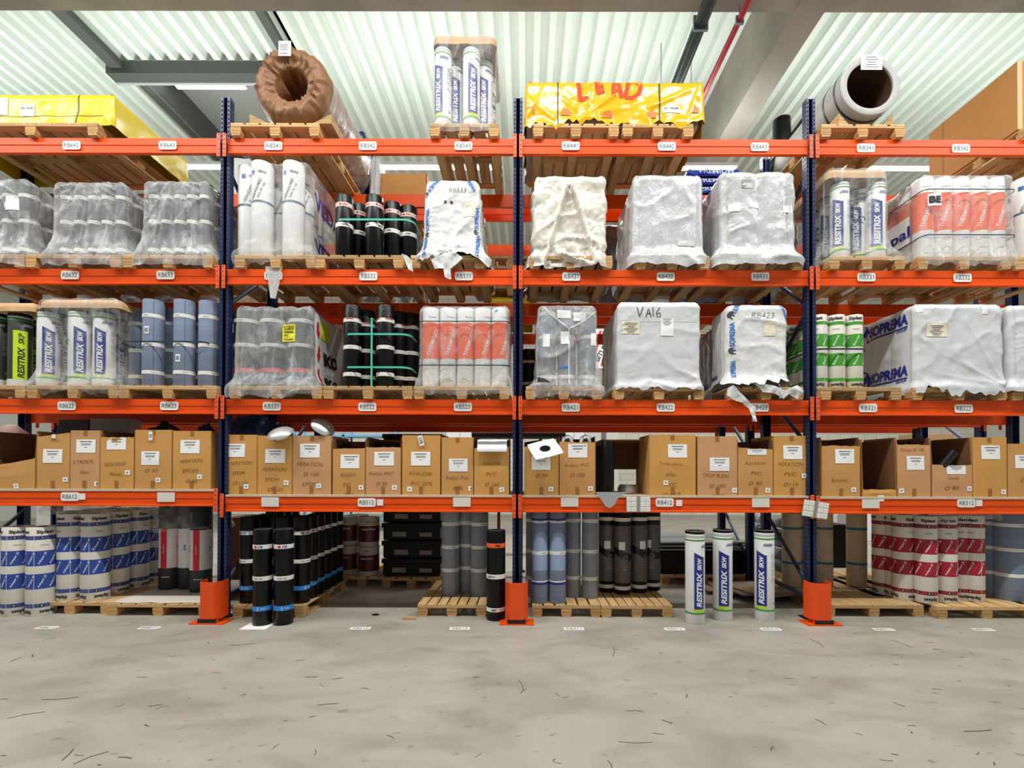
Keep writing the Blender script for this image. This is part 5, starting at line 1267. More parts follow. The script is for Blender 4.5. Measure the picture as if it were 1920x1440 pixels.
B(889, 955, 820, 1, 'carton left of the middle post holding a white sheet', pyf=839, ci=1, sq=(941, 918), write=[('AVALOIR', .5), ('PVC', .3), ('Ø 160', .4)], wy=862, slant=.02)
B(983, 1048, 824, 2, 'carton right of the middle post under a white flange plate', pyf=838, ci=1, lab=(997, 1032, 855, 881), sq=(1033, 917), write=[('Ø 90', .35)], wy=884)
B(1049, 1117, 818, 2, 'carton with white grips showing at its rim and a red dot label', pyf=829, ci=0, lab=(1065, 1101, 832, 858), sq=(1107, 916), write=[('Avaloir PVC', .7), ('Ø 100', .4)], wy=864, tagc=1)
B(1218, 1305, 815, 2, 'big carton with a side label and a circled mark, right of the black roll', ci=1, lab=(1252, 1288, 833, 858), sq=(1248, 905), write=[('Trop plein', .5), ('alu', .2), ('PVC', .25), ('Ø125', .4)], wy=862, dep=.5)
B(1308, 1383, 818, 2, 'rosy carton with a semicircular dent at the top', ci=2, lab=(1330, 1367, 858, 883), sq=(1377, 919), write=[('TROP PLEIN', .65), ('Ø 100', .4), ('PVC', .35)], wy=884)
B(1384, 1450, 824, 2, 'carton with a cut down front and a label strip at its rim', pyf=841, ci=0, lab=(1401, 1437, 842, 853), sq=(1439, 919), write=[('Aération', .6), ('PVC', .3), ('Ø 80', .4)], wy=860, slant=-.02)
B(1451, 1519, 817, 2, 'last carton of the middle right bay, beside the navy post', ci=1, lab=(1468, 1504, 835, 861), sq=(1507, 892), write=[('AERATION', .7), ('PVC', .35), ('Ø110', .4)], wy=862)
B(1541, 1613, 820, 3, 'first carton of the right bay with a framed label', pyf=836, ci=0, lab=(1565, 1601, 842, 869), sq=(1600, 918), write=[('Boutons', .4)], wy=892)
B(1618, 1681, 824, 3, 'carton lying open towards the aisle, dark inside', pyf=918, ci=1, tape=False)
B(1683, 1745, 820, 3, 'carton with a sagging front edge in the right bay', pyf=834, ci=2, lab=(1699, 1732, 855, 881), sq=(1690, 920), write=[('Rouge Ø 100', .7)], wy=836)
B(1748, 1823, 822, 3, 'carton torn low at the front with a black pipe leaning out', pyf=872, ci=2, lab=(1774, 1810, 873, 889), sq=(1817, 916), write=[('Coude', .3), ('Ø 80', .35)], wy=888, tape=False)
B(1824, 1888, 820, 3, 'tall plain carton with a red dot label near the right edge', ci=1, lab=(1839, 1874, 835, 861), sq=(1881, 922), tagc=1)
B(1890, 1962, 832, 3, 'carton cut by the right edge of the picture', ci=0, lab=(1902, 1938, 853, 878), write=[('Ø 90', .3)], wy=892)

metal = M('polished_steel', '#dcdcda', .3, .55); rubber = M('rubber_black', '#111114', .45); wplastic = M('white_sheet', '#eceef2', .4)
def dome(px, py, d, R, rot, label):
    g = G(); g.lathe([(.001, .055), (R*.3, .052), (R*.6, .042), (R*.85, .024), (R*.95, .01), (R, 0), (R*1.02, -.012), (R*.98, -.014)], 0, 32)
    g.lathe([(R * .6, -.014), (R * .6, -.05), (.001, -.05)], 0, 20)
    p = W(px, py, d); return THING('metal_dome', [('dome_shell', g.mesh('dome_shell', metal, 50))], p, label, 'metal cap', rot=rot)
dome(526, 812, 5.47, .145, (R_(30), R_(-8), 0), 'shiny metal dome resting on the carton beside the left post')
dome(606, 800, 5.6, .14, (R_(25), R_(42), 0), 'shiny metal dome tilted over the rosy carton')
def pile(px, py, d, label, seed):
    g = G(); rnd = random.Random(seed); p = W(px, py, d)
    for k in range(7):
        a = rnd.uniform(0, 3.1); x = rnd.uniform(-.1, .1); y = rnd.uniform(0, .25); z = rnd.uniform(-.05, .05); r = rnd.uniform(.03, .05)
        g.tube([(x - .08 * math.cos(a), y - .08 * math.sin(a), z), (x + .08 * math.cos(a), y + .08 * math.sin(a), z + rnd.uniform(-.04, .04))], r, 0, 12)
        g.tube([(x, y, z - .3), (x, y, z)], .035, 0, 10)
    g.box(-.13, .13, 0, .3, -.28, -.25, 0)
    return tag(O('drain_fittings', g.mesh('drain_fittings', rubber), None, p), label, 'fittings', kind='stuff')
pile(658, 842, 5.72, 'black drain fittings filling the carton with the cut down front', 1); pile(718, 843, 5.72, 'black drain fittings inside the carton above RB512', 2); pile(922, 843, 5.72, 'black fittings under the white sheet left of the middle post', 3)
pile(1013, 842, 5.75, 'black fittings in the carton right of the middle post', 4); pile(1714, 842, 5.75, 'dark fittings in the carton with the sagging front', 5)
# folded white sheet, flange plate, grips
c = W(924, 831, 5.6); g = G(); sh = Q2(.34, .3, .02)
g.add([(x, y + .02, .045 * math.cos((y) * 9) + .008 * noise.noise(Vector((x*8, y*8, 0)))) for x, y in sh[0]], sh[1]); g.add([(x, -.13 + .015*math.sin(z*40), z - .05) for x, z in Q2(.34, .11, .02)[0]], Q2(.34, .11, .02)[1])
tag(O('white_sheet', g.mesh('white_sheet', wplastic, 60), None, c), 'folded white sheet lying in the carton left of the middle post', 'sheet')
c = W(1022, 842, 5.44); g = G(); R1, N = .05, 24
outl = [(-.2, -.06), (-.12, -.13), (.17, -.05), (.19, 0), (.13, .06), (.1, .1), (-.0, .12), (-.05, .1)]
def flange():
    g = G(); n = N; out = []
    for k in range(n):                                             # square plate with a hole
        a = 2 * math.pi * k / n; s_ = .17 / max(abs(math.cos(a)), abs(math.sin(a))) ** .85; out.append((s_ * math.cos(a), s_ * math.sin(a)))
    inn = [(R1 * math.cos(2*math.pi*k/n), R1 * math.sin(2*math.pi*k/n)) for k in range(n)]
    for z in (0, .006): g.v += [(x, y, z) for x, y in out + inn]
    for b, fl in ((0, 0), (2*n, 1)):
        for k in range(n): k2 = (k+1) % n; g.f.append((b+k, b+k2, b+n+k2, b+n+k)); g.m.append(0)
    for k in range(n): k2 = (k+1) % n; g.f += [(k, k2, 2*n+k2, 2*n+k), (n+k, n+k2, 3*n+k2, 3*n+k)]; g.m += [0, 0]
    t = G(); t.lathe([(R1, .004), (R1, -.05), (R1 - .006, -.05), (R1 - .006, .008), (R1 + .012, .01), (R1 + .012, .004)], 0, 24)
    return [('plate', g.mesh('plate', wplastic)), ('spout', t.mesh('spout', rubber))]
THING('flange_plate', flange(), W(1022, 842, 5.40), 'white square flange plate with a black hole lying on the carton', 'flange plate', rot=(R_(34), R_(-14), R_(12)))
for k, px in enumerate((1063, 1097)):
    c = W(px, 829, 5.6); g = G()
    g.tube([(-.07, 0, -.1), (-.03, 0, .05), (0, 0, .062), (.04, 0, .05), (.08, 0, -.1)], [.02, .028, .03, .028, .02], 0, 10)
    q = G(); q.box(-.026, .03, -.035, -.024, -.05, .035, ch=.005)
    THING('white_grip', [('grip_body', g.mesh('grip_body', wplastic)), ('black_insert', q.mesh('black_insert', rubber))], c, ['left', 'right'][k] + ' white grip with a black opening poking out of the carton', 'grip', 'white grips in the carton')
# black rolls standing on the shelf and the open box behind
ROLL(black_roll(.075, .63, 'plain'), WX(1140, 5.6, 870), 5.62, ZS[2], 'short black roll standing on the shelf above the hanging grey sheet')
g = G(); g.box(-.05, .05, 0, .3, 0, .59); tag(O('black_slab', g.mesh('black_slab', rubber), None, (WX(1122, 5.8, 870), 5.8, ZS[2])), 'black slab between the carton and the short black roll', 'slab')
x0, x1 = WX(1128, 5.75, 870), WX(1216, 5.75, 870); g = G(); H_ = .66; D_ = .62
g.box(x0, x0 + .008, 0, D_, 0, H_); g.box(x1 - .008, x1, 0, D_, 0, H_); g.box(x0, x1, 0, D_, H_ - .01, H_); g.box(x0, x1, 0, D_, 0, .01)
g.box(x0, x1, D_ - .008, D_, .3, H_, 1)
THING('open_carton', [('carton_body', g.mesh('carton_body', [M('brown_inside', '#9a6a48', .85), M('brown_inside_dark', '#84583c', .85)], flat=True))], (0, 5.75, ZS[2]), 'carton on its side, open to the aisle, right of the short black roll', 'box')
g = G(); g.lathe([(.001, .1), (.1, .1), (.13, .06), (.13, 0)], 0, 24); THING('metal_dome', [('dome_shell', g.mesh('dome_shell', metal))], (WX(1178, 5.95, 915), 5.98, ZS[2] + .012), 'shiny metal bowl inside the carton on its side', 'metal cap')
c = W(1143, 934, 5.44); g = G(); pts = [(-.16, .07), (.24, .07), (.17, .05), (.09, 0), (.05, -.07), (.0, -.11), (-.05, -.09), (-.11, 0)]
sh = CUT((pts, [tuple(range(8))]), .02); g.add([(x, -.025 * math.sin(x * 14 + 1) - .012, z) for x, z in sh[0]], sh[1]); tag(O('grey_sheet', g.mesh('grey_sheet', M('silver_sheet', '#a7a9ac', .35), 80), None, c), 'grey sheet corner draped over the red beam at the shelf edge', 'sheet')
# pipe in carton
g = G(); pr = [(.028, 0), (.034, 0), (.034, .5), (.028, .5), (.028, 0)]; g.lathe([(.034, 0, 0), (.034, .42, 0), (.034, .421, 1), (.027, .421, 1), (.027, .1, 0)], 0, 20)
g.v = [(x * 1.35, y * 1.35, z) for x, y, z in g.v]; p1 = W(1790, 846, 5.5); dr = Vector((.42, -.34, .84)).normalized(); THING('black_pipe', [('pipe_body', g.mesh('pipe_body', [rubber, M('pipe_rim', '#b7b7b4', .5)]))], p1 - dr * .42, 'black pipe leaning out of the torn carton', 'pipe', rot=dr.to_track_quat('Z', 'Y').to_euler())
g = G(); g.box(-.03, .03, 0, .04, 0, .5, ch=.01); tag(O('black_bar', g.mesh('black_bar', rubber), None, W(1719, 880, 5.85)), 'black bar end in the carton with the sagging front', 'bar')
# things behind the cartons
LUMP('tarpaulin', (WX(470, 6.2, 800), 6.28, ZS[1]), (.5, .22, .52), M('navy_tarpaulin', '#24406c', .3, bump=.6, bs=(5, 5, 5)), 'crumpled navy tarpaulin behind the cartons by the left post', 'tarpaulin', 3, .22)
LUMP('black_bag', (WX(300, 6.2, 800), 6.28, ZS[0]), (.3, .2, .43), rubber, 'black plastic bag behind the cartons of the left bay', 'bag', 5, .2)
LUMP('black_bag', (WX(378, 6.2, 800), 6.28, ZS[0]), (.16, .2, .44), M('navy_tarpaulin', '#24406c', .3, bump=.6, bs=(5, 5, 5)), 'navy bag behind the last carton of the left bay', 'bag', 8, .2)
LUMP('pink_bundle', (WX(18, 6.25, 800), 6.28, ZS[0]), (.3, .2, .42), M('pink_wrap', '#d9b6ad', .6), 'pale pink bundle behind the torn carton at the left end', 'bundle', 9, .12)
g = G(); g.box(-.26, .26, 0, .2, 0, .9, ch=.004); tag(O('grey_carton', g.mesh('grey_carton', [M('greyish_carton', '#aba29a', .8)]), None, (WX(205, 6.3, 800), 6.3, ZS[0])), 'tall greyish carton standing behind the carton with the lowered front', 'box')
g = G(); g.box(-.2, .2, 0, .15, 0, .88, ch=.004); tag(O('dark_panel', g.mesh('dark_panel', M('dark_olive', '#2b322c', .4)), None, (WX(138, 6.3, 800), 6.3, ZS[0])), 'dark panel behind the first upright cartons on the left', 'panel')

# square-code holders on the red beam (codes left out)
def code_board(px, py, w, h, rot, label):
    fs = []; g = G(); g.box(-w/2, w/2, -.004, 0, -h/2, h/2); q = G(); q.box(-w*.06, w*.06, -.0055, -.004, -h/2, h/2)
    for i in range(4):
        for j in range(3):
            x = (-w*.39, -w*.19, w*.19, w*.39)[i]; z = (j - 1) * h * .32; r = G(); r.box(x - w*.085, x + w*.085, -.006, -.004, z - h*.13, z + h*.13); t = G(); t.box(x - w*.03, x + w*.03, -.0064, -.006, z - h*.02, z + h*.02); fs.append(('white_field', r.mesh('white_field', sticker), [('print', t.mesh('print', M('faint_print', '#a9a7a0', .7)))]))
    return THING('sticker_board', [('board', g.mesh('board', M('board_grey', '#c9c6bb', .6))), ('centre_strip', q.mesh('centre_strip', M('mid_grey', '#8d8c86', .6)))] + fs, W(px, py, 5.45 if px < 1400 else 5.43), label, 'sticker board', rot=(0, R_(rot), 0))
code_board(1197, 945, .275, .18, 0, 'board of small white stickers on the red beam left of RB412')
code_board(1529, 955, .29, .19, 9, 'tilted board of small white stickers on the post right of RB412')

# ------------------------------------------------------------ goods on the floor
def FP(px0, px1, py, label, dp=1.2, n=7, d=None):
    d = d or 5.5; a, b = WX(px0, d, py), WX(px1, d, py); return PALLET((a + b)/2, d, 0, b - a, dp, label, n)
Hs = 1.03; sb = siplast_roll(.14, Hs, 'blue')
for k, px in enumerate((34, 79)): ROLLPX(sb, px, 5.66, 0, ['tall blue and white roll on the floor, leftmost of the front pair', 'tall blue and white roll on the floor, right one of the front pair'][k], 'blue and white rolls', rz=-.8 + .2 * k, py=1070)
PALLET(WX(178, 5.7, 1100) - .23, 5.62, 0, .96, 1.2, 'wooden pallet under the blue and white rolls on the floor', 6)
X0 = WX(178, 5.77, 1060)
for i in range(3):
    for j in range(4):
        if i == 2 and j in (0,): continue
        ROLL(sb, X0 - .285 * i + (.0 if j < 2 else .03), 5.78 + .285 * j, PH, f'blue and white roll on the floor pallet, {ORD[j]} row from the aisle, {ORD[i]} from right', 'blue and white rolls on the pallet', rz=-.6 + .35 * i + .2 * j)
g = hood(.86, 1.0, .1, amp=0, wr=.02, flare=.0, fh=.01, taper=0, rc=.1, skirt=.01, seed=7, dome=.05, hem=.06, step=.03)
COVER(g, fhaze, (X0 - .25, 5.72, PH + Hs), 'clear film crumpled over the tops of the blue and white rolls')
FP(200, 390, 1145, 'empty looking wooden pallet with a white sheet left of the orange guard', 1.2, 7, 5.56)
xa, xb = WX(203, 5.57, 1125), WX(384, 5.57, 1125); sh = Q2(xb - xa, 1.16, .05)
g = G(); g.add([((xa + xb)/2 + x, 6.16 + y - (.03 * noise.noise(Vector((x * 5, 0, 0))) if y < -.5 else 0), .148 + .006 * abs(noise.noise(Vector((x * 4, y * 4, 0)))) ) for x, y in sh[0]], sh[1])
tag(O('white_sheet', g.mesh('white_sheet', M('floor_sheet', '#dcd5c8', .6), 80)), 'white sheet spread over the floor pallet left of the orange guard', 'sheet')
st = stripe_roll(.125, 1.08)
for k, (px, d, rz) in enumerate(((316, 6.28, -.1), (345, 6.55, -.5), (352, 6.3, .9), (374, 6.15, .0))): ROLLPX(st, px + 3, d, .155, 'dark grey roll with a red striped sleeve, ' + ['leftmost on the sheeted pallet', 'set back, second from left', 'set back, third from left', 'front right, beside the navy post'][k], 'red striped rolls', rz + .5, py=1060)
g = hood(.66, .5, .12, amp=0, wr=.06, flare=.06, fh=.1, taper=0, rc=.1, skirt=.22, seed=17, dome=.03, hem=.12, step=.025)
COVER(g, fhaze, (WX(346, 6.2, 950), 6.1, .155 + 1.06 + .02 - .1), 'crumpled clear film on top of the red striped rolls')
# black rolls
bk = black_roll(.1, 1.05, 'iko')
for k, (px, d) in enumerate(((493, 5.3), (532, 5.32))): ROLLPX(bk, px, d, 0, ['black roll with blue base band on the floor, left of the front pair', 'black roll with blue base band on the floor, right of the front pair'][k], 'front pair of black rolls', rz=.3 + .3 * k, py=1080)
g = G(); g.box(-.14, .14, -.16, .05, 0, .003); tag(O('floor_card', g.mesh('floor_card', paper), None, (WX(487, 5.25, 1165), 5.26, 0)), 'white card under the front pair of black rolls', 'card')
PALLET(WX(506, 5.53, 1150), 5.5, 0, .82, 1.25, 'wooden pallet under the block of black rolls beside the left guard', 5)
bk2 = black_roll(.1, 1.0, 'iko')
for j in range(6):
    for i in range(4):
        if j > 1 and 0 < i < 3: continue
        if i == 1 and j == 0: continue
        ROLL(bk2, WX(566, 5.68, 1080) - .205 * (3 - i), 5.66 + .205 * j, PH if j < 6 else 0, f'black roll on the floor pallet beside the left guard, {ORD[j]} row, {ORD[i]} from left', 'black rolls on the floor pallet', rz=.4 * i + .25 * j)
g = G()
for zz in (.0, .05): g.box(-.16, .16, 0, .5, zz, zz + .03)
tag(O('paver_stack', g.mesh('paver_stack', conc), None, (WX(446, 5.9, 1120) - .02, 5.75, 0)), 'flat grey slabs on the floor behind the left orange guard', 'slabs')
# grey rolls on pallet, black roll with orange band
FP(783, 911, 1145, 'wooden pallet with grey rolls left of the middle orange guard', 1.2, 7, 5.56)
gr = slate_roll(.11, 1.06, 'grey', False, 0, (.82, .55, .28))
for k, (px, d) in enumerate(((845, 6.02), (876, 6.16), (899, 6.0), (862, 6.4), (890, 6.42))): ROLLPX(gr, px, d, PH, 'pale banded grey roll left of the middle guard, ' + ['front left', 'set back in the middle', 'front right', 'rear left', 'rear right'][k], 'grey banded rolls', rz=.3 * k, py=1040)
g = hood(.52, .4, .12, amp=0, wr=.02, flare=0, fh=.01, taper=0, rc=.1, skirt=.15, seed=27, dome=.02, hem=.05, step=.03); COVER(g, fclear, (WX(872, 6.1, 960), 5.87, PH + 1.0), 'clear film over the tops of the grey banded rolls')
ROLLPX(black_roll(.108, 1.02, 'orange'), 930, 5.5, 0, 'black roll with an orange band on the floor beside the middle guard', None, -.1, py=1080)
# blue grey arched rolls
FP(998, 1126, 1140, 'wooden pallet under the slate blue rolls right of the middle guard', 1.2, 6, 5.55)
for k, (px, d, a, rz) in enumerate(((1012, 5.68, True, .1), (1045, 5.68, True, .1), (1074, 5.95, False, 0), (1106, 5.9, False, .2), (1001, 5.95, False, 2), (1030, 6.0, False, 1))):
    ROLLPX(slate_roll(.1, 1.1, 'blue' if a else 'grey', a, 0 if k != 0 else 0, (.86, .52, .2) if a else (.84, .5, .2)), px, d, PH, 'roll right of the middle guard, ' + ['slate blue with a pale arch, left of the pair', 'slate blue with a pale arch, right of the pair', 'grey, third from left', 'grey with a torn corner, rightmost', 'grey, hidden behind the left one', 'grey, hidden behind the second one'][k], 'slate rolls right of the middle guard', rz, py=1040)
for k, (px, py, w_, h_) in enumerate(((1025, 1062, .05, .07), (1056, 1095, .07, .08), (1071, 1085, .1, .07), (1019, 964, .05, .05), (1096, 999, .04, .05))):
    pass
# studded rolls
FP(1128, 1261, 1145, 'wooden pallet under the black studded rolls', 1.2, 8, 5.54)
for k, (px, d, rz) in enumerate(((1137, 6.2, .3), (1167, 6.1, 0.1), (1198, 6.18, .6), (1223, 6.28, -.4), (1150, 6.42, 0), (1185, 6.42, 0))):
    ROLLPX(stud_roll(.105, 1.02), px, d, PH, 'black studded roll with off-white bands, ' + ['leftmost on the pallet', 'front, second from left', 'third from left with ring marks', 'rightmost on the pallet', 'rear left', 'rear right'][k], 'black studded rolls', rz, py=1040)
# three white rolls on the floor
rr = res_roll(.106, 1.03)
for k, (px, d, rz) in enumerate(((1303, 5.4, .12), (1355, 5.52, -.25), (1433, 5.52, -.75))): ROLLPX(rr, px, d, 0, 'white roll with blue name panel on the floor, ' + ['left of the three', 'middle of the three', 'right of the three, panel turned aside'][k], 'three white rolls on the floor', rz, py=1080)
# right bay
FP(1548, 1732, 1145, 'wooden pallet with a pale board right of the right guard', .75, 1, 5.58)
PALLET(WX(1600, 6.5, 1100), 6.36, 0, 1.7, 1.15, 'wooden pallet under the beige rolls behind the right guard', 9)
pr_ = plain_roll(.12, .98)
for k, (px, d) in enumerate(((1484, 6.55), (1513, 6.62), (1543, 6.55), (1606, 6.5))): ROLLPX(pr_, px, d, PH, 'beige roll with two teal straps, ' + ['leftmost, left of the right post', 'second, behind the right post', 'third, just right of the post', 'fourth, standing apart on the right'][k], 'beige rolls', rz=k, py=1040)
PALLET((WX(1748, 5.62, 1140) + WX(1925, 5.62, 1140))/2, 5.52, 0, 1.15, 1.3, 'wooden pallet under the crimson and white rolls', 6)
sr = siplast_roll(.115, 1.03, 'red')
for k, (px, d, rz) in enumerate(((1735, 5.72, .3), (1772, 5.74, .3), (1797, 5.86, .1), (1823, 5.8, -.2), (1693, 5.86, .9), (1655, 6.12, .9), (1675, 6.02, .9))):
    ROLLPX(sr, px, d, PH if k < 4 else .0 + PH, 'crimson and white roll, ' + ['front left with the sticker, right bay', 'second of the front pair, right bay', 'set back right of the front pair', 'rightmost beside the grey rolls', 'standing left of the front pair, darker', 'leftmost and furthest back', 'behind, between the two left ones'][k], 'crimson and white rolls', rz - .7, py=1040)
PALLET(WX(1690, 6.0, 1100) - .05, 5.95, 0, .62, 1.1, 'wooden pallet under the left crimson and white rolls', 4)
g = hood(.85, .5, .06, amp=0, wr=.03, flare=0, fh=.01, taper=0, rc=.1, skirt=.03, seed=29, dome=.03, hem=.05, step=.03); COVER(g, fhaze, (WX(1790, 5.8, 960), 5.6, PH + 1.02), 'clear film over the tops of the crimson and white rolls')
gb_ = slate_roll(.16, 1.06, 'blue', False, 0, (.84, .56, .27))
for k, (px, d) in enumerate(((1856, 6.05), (1893, 5.86), (1900, 6.2))): ROLLPX(gb_, px, d, PH, 'thick slate blue roll at the right edge, ' + ['left and set back', 'front', 'rear'][k], 'thick slate blue rolls', rz=.6 * k - .6, py=1040)
PALLET(WX(1950, 5.7, 1130) + .1, 5.62, 0, .8, 1.2, 'wooden pallet under the thick slate blue rolls, right edge', 5)
# floor labels
for k, (px, py) in enumerate(((88, 1171), (280, 1171), (676, 1171), (862, 1171), (1076, 1171), (1265, 1172), (1445, 1172), (1657, 1172), (1844, 1173))):
    d = 5.15; p = W(px, py, d); g = G(); s_ = RR2(.22, .09, .02); t = T2(['RB611', 'RB611', 'RB512', 'RB513', 'RB411', 'RB412', 'RB413', 'RB311', 'RB312'][k], .16, .045)
    g.add([(x, y, .002) for x, y in s_[0]], s_[1], 0); g.add([(x, y, .0035) for x, y in t[0]], t[1], 1)
    e = O('floor_label', g.mesh('floor_label', [white_pl, grey_ink], flat=True), None, (p.x, d, 0)); tag(e, f'white floor label in front of bay position {["at the far left", "left of the left guard", "between the black rolls and the middle guard", "before the pallet left of the middle guard", "right of the middle guard", "before the studded rolls", "right of the three white rolls", "right of the right guard", "at the far right"][k]}', 'floor label')
g = G(); g.box(-.07, .07, -.02, .02, 0, .03); tag(O('wood_offcut', g.mesh('wood_offcut', woodX), None, (WX(767, 5.45, 1157), 5.45, 0)), 'small wood offcut on the floor left of the middle pallet', 'offcut')
g = G(); g.tube([(-.04, 0, .012), (0, .03, .012), (.04, 0, .012), (0, -.02, .012)], .007, 0, 6, closed=True); tag(O('plastic_scrap', g.mesh('plastic_scrap', rubber), None, (WX(704, 5.6, 1150), 5.6, 0)), 'small black plastic loop lying on the open floor', 'scrap')

# ------------------------------------------------------------ rear row of racking and what stands on it
def RP(px0, px1, lv, label, d=6.96, dp=1.15, n=7):
    z = 0 if lv == 0 else LP(lv); a, b = WX(px0, d, 600), WX(px1, d, 600); return PALLET((a + b)/2, d, z, b - a, dp, label, n)
def RLOAD(px0, px1, lv, pyt, mat, label, d=7.0, rolls=(3, 3), seed=200, wr=.02, cat='wrapped pallet load', pal=True, **k):
    T = (0 if lv == 0 else LP(lv)) + PH; xc, w = span(px0, px1, d, pyt + 20)
    if pal: RP(px0 - 4, px1 + 4, lv, 'pallet under the ' + label.split(',')[0])
    g = hood(w, 1.0, WZ(pyt, d, (px0+px1)/2) - T, rolls=rolls, amp=.02, wr=wr, flare=.03, taper=.01, rc=.07, skirt=.03, seed=seed, step=.035, hem=.04)
    return THING('wrapped_load', [('film', g.mesh('film', mat, 70))], (xc, d, T), label, cat)
navyf = M('navy_film', '#22356e', .25, bump=.5, bs=(6, 6, 6), spec=.6); blueb = M('blue_bag', '#1238a8', .3, bump=.4, bs=(6, 6, 6)); darkf = M('dark_wrapped', '#4a4a50', .3, bump=.5, bs=(8, 8, 8), spec=.6); brownc = M('brown_carton', '#8a5c3c', .8)
RLOAD(640, 684, 4, 240, navyf, 'navy wrapped stack behind the paper roll, top level', seed=201)
RLOAD(690, 712, 4, 290, fwhite2, 'narrow white wrapped stack beside the navy one, top level', seed=202)
RLOAD(428, 470, 4, 292, fwhite2, 'white wrapped stack behind the left navy post, top level', seed=203, rolls=(0, 0), wr=.03)
xa, xb = WX(706, 7.1, 350), WX(800, 7.1, 350); z0 = LP(4) + PH; RP(690, 800, 4, 'wooden pallet of the rear row under the open carton, top level'); H_ = WZ(325, 7.1, 740) - z0; g = G()
g.box(xa, xb, 0, .008, 0, H_); g.box(xa, xa + .008, 0, .7, 0, H_); g.box(xb - .008, xb, 0, .7, 0, H_); g.box(xa, xb, .692, .7, 0, H_); f = G(); f.add([(xa, 0, H_), (xa, .7, H_), (xa - .2, .7, H_ - .12), (xa - .2, 0, H_ - .12)], [(0, 1, 2, 3)])
THING('open_carton', [('carton_body', g.mesh('carton_body', M('carton_tan', '#c08a4e', .8))), ('flap', f.mesh('flap', brownc, flat=True))], (0, 7.1, z0), 'wide open carton with a hanging flap behind the torn white hood', 'box')
# blue bags
RP(1284, 1405, 4, 'wooden pallet of the rear row under the blue bags, top level')
for k in range(4):
    a, b = WX(1283 + 4 * k % 7, 7.0, 330), WX(1402 - 3 * k, 7.0, 330); zt_ = LP(4) + PH + .13 * k
    g = hood(b - a, .95, .125, amp=0, wr=.012, flare=-.03, fh=.05, taper=.03, rc=.06, skirt=0, seed=210 + k, dome=.01, hem=0, step=.04); sf = Surf(g); v, fc = sf.put(T2('PREMIUM', .5, .07, .02, 0, .05), 0.02, .06, 'front', .01); q = G(); q.add(v, fc)
    THING('blue_bag', [('bag', g.mesh('bag', blueb, 60)), ('lettering', q.mesh('lettering', M('pale_print', '#cdd7ee', .5), flat=True))], ((a + b)/2, 6.99, zt_), f'shiny blue bag, {ORD[k]} from the bottom of the stack behind the golden pack', 'bag', 'stacked blue bags')
ROLLPX(black_roll(.12, 1.25, 'plain'), 1466, 6.86, T4 - PH + .0, 'black topped roll standing behind the right end of the top beam', py=300)
g = G(); g.tube([W(1524, 205, 6.85), W(1436, 326, 6.85)], .055, 0, 12); tag(O('black_tube', g.mesh('black_tube', rubber)), 'black tube leaning diagonally by the right navy post, top level', 'tube')
RLOAD(1446, 1506, 4, 322, M('brown_slats', '#6e5238', .8), 'brown load beside the right navy post, top level', seed=204, rolls=(0, 0))
# third level rear
RLOAD(1120, 1215, 3, 418, darkf, 'dark film load behind the creamy and pale grey hoods', seed=220)
RLOAD(1300, 1352, 3, 418, blueb, 'blue load seen between the two pale grey hoods', seed=221, rolls=(0, 0))
RLOAD(1425, 1500, 3, 418, M('brown_grey_wrap', '#6e6258', .5), 'brownish load behind the hood with the metal tag', seed=222)
RLOAD(425, 470, 3, 418, M('pale_stack', '#cfc2ae', .7), 'pale stack behind the tall white rolls', seed=223, rolls=(0, 0), wr=.03)
RLOAD(640, 780, 3, 418, darkf, 'dark load behind the black rolls of the third level', seed=224)
for k in range(4): PALLET(WX(946, 7.0, 450) + .1, 6.98, LP(3) + .26 + PH * k + .001 * k, .7, 1.1, f'stacked wooden pallet behind the middle post, {ORD[k]} from the bottom', 5, group='pallets stacked behind the middle post')
xa = WX(946, 7.0, 450) + .1; g = hood(.66, 1.0, .25, amp=0, wr=.01, flare=0, fh=.01, taper=0, rc=.04, skirt=0, seed=33, dome=0, hem=0, step=.05); THING('wrapped_pack', [('film', g.mesh('film', yellow, 60))], (xa, 6.99, LP(3) + .002), 'dull yellow pack below the pallets stacked behind the middle post', 'wrapped pack')
RLOAD(150, 330, 3, 418, darkf, 'dark load of the rear row behind the grey rolls at RB632', seed=225)
# second level rear
RLOAD(592, 650, 2, 600, FILM('amber_film', .55, '#cbb86a', .2), 'yellowish film load between the film hood and the black rolls', seed=230)
RLOAD(655, 790, 2, 612, darkf, 'dark load behind the black rolls of the second level', seed=231)
RLOAD(280, 420, 2, 610, darkf, 'dark load behind the slate blue rolls', seed=232)
for k, (px, c) in enumerate(((990, 0), (1003, 1))):
    ROLLPX(black_roll(.1, 1.0, 'shiny', 3), px, 7.2, LP(2), ['black banded roll of the rear row right of the middle post', 'second black banded roll of the rear row right of the middle post'][k], 'rear black banded rolls', py=650)
g = G(); g.box(-.5, .5, 0, .03, 0, 1.0); q = G()
for k in range(5): q.add([(x, -.003, z + .05) for x, z in [(-.5 + .25*k - .1, 0), (-.5 + .25*k - .02, 0), (-.5 + .25*k + .2, .9), (-.5 + .25*k + .12, .9)]], [(0, 1, 2, 3)])
v, fc = pl_map(XF(T2('BITUME', .6, .13, .03), rot=62), -.05, -.005, .45); q2 = G(); q2.add(v, fc)
p = W(1133, 660, 12.0); THING('banner', [('panel', g.mesh('panel', M('banner_white', '#e8e4e0', .6))), ('red_stripes', q.mesh('red_stripes', M('red_stripe', '#c9303a', .5), flat=True)), ('lettering', q2.mesh('lettering', M('dark_navy', '#30304a', .5), flat=True))], (p.x, 12.0, WZ(690, 12.0)), 'distant banner with slanting red stripes seen between the two hoods', 'banner')
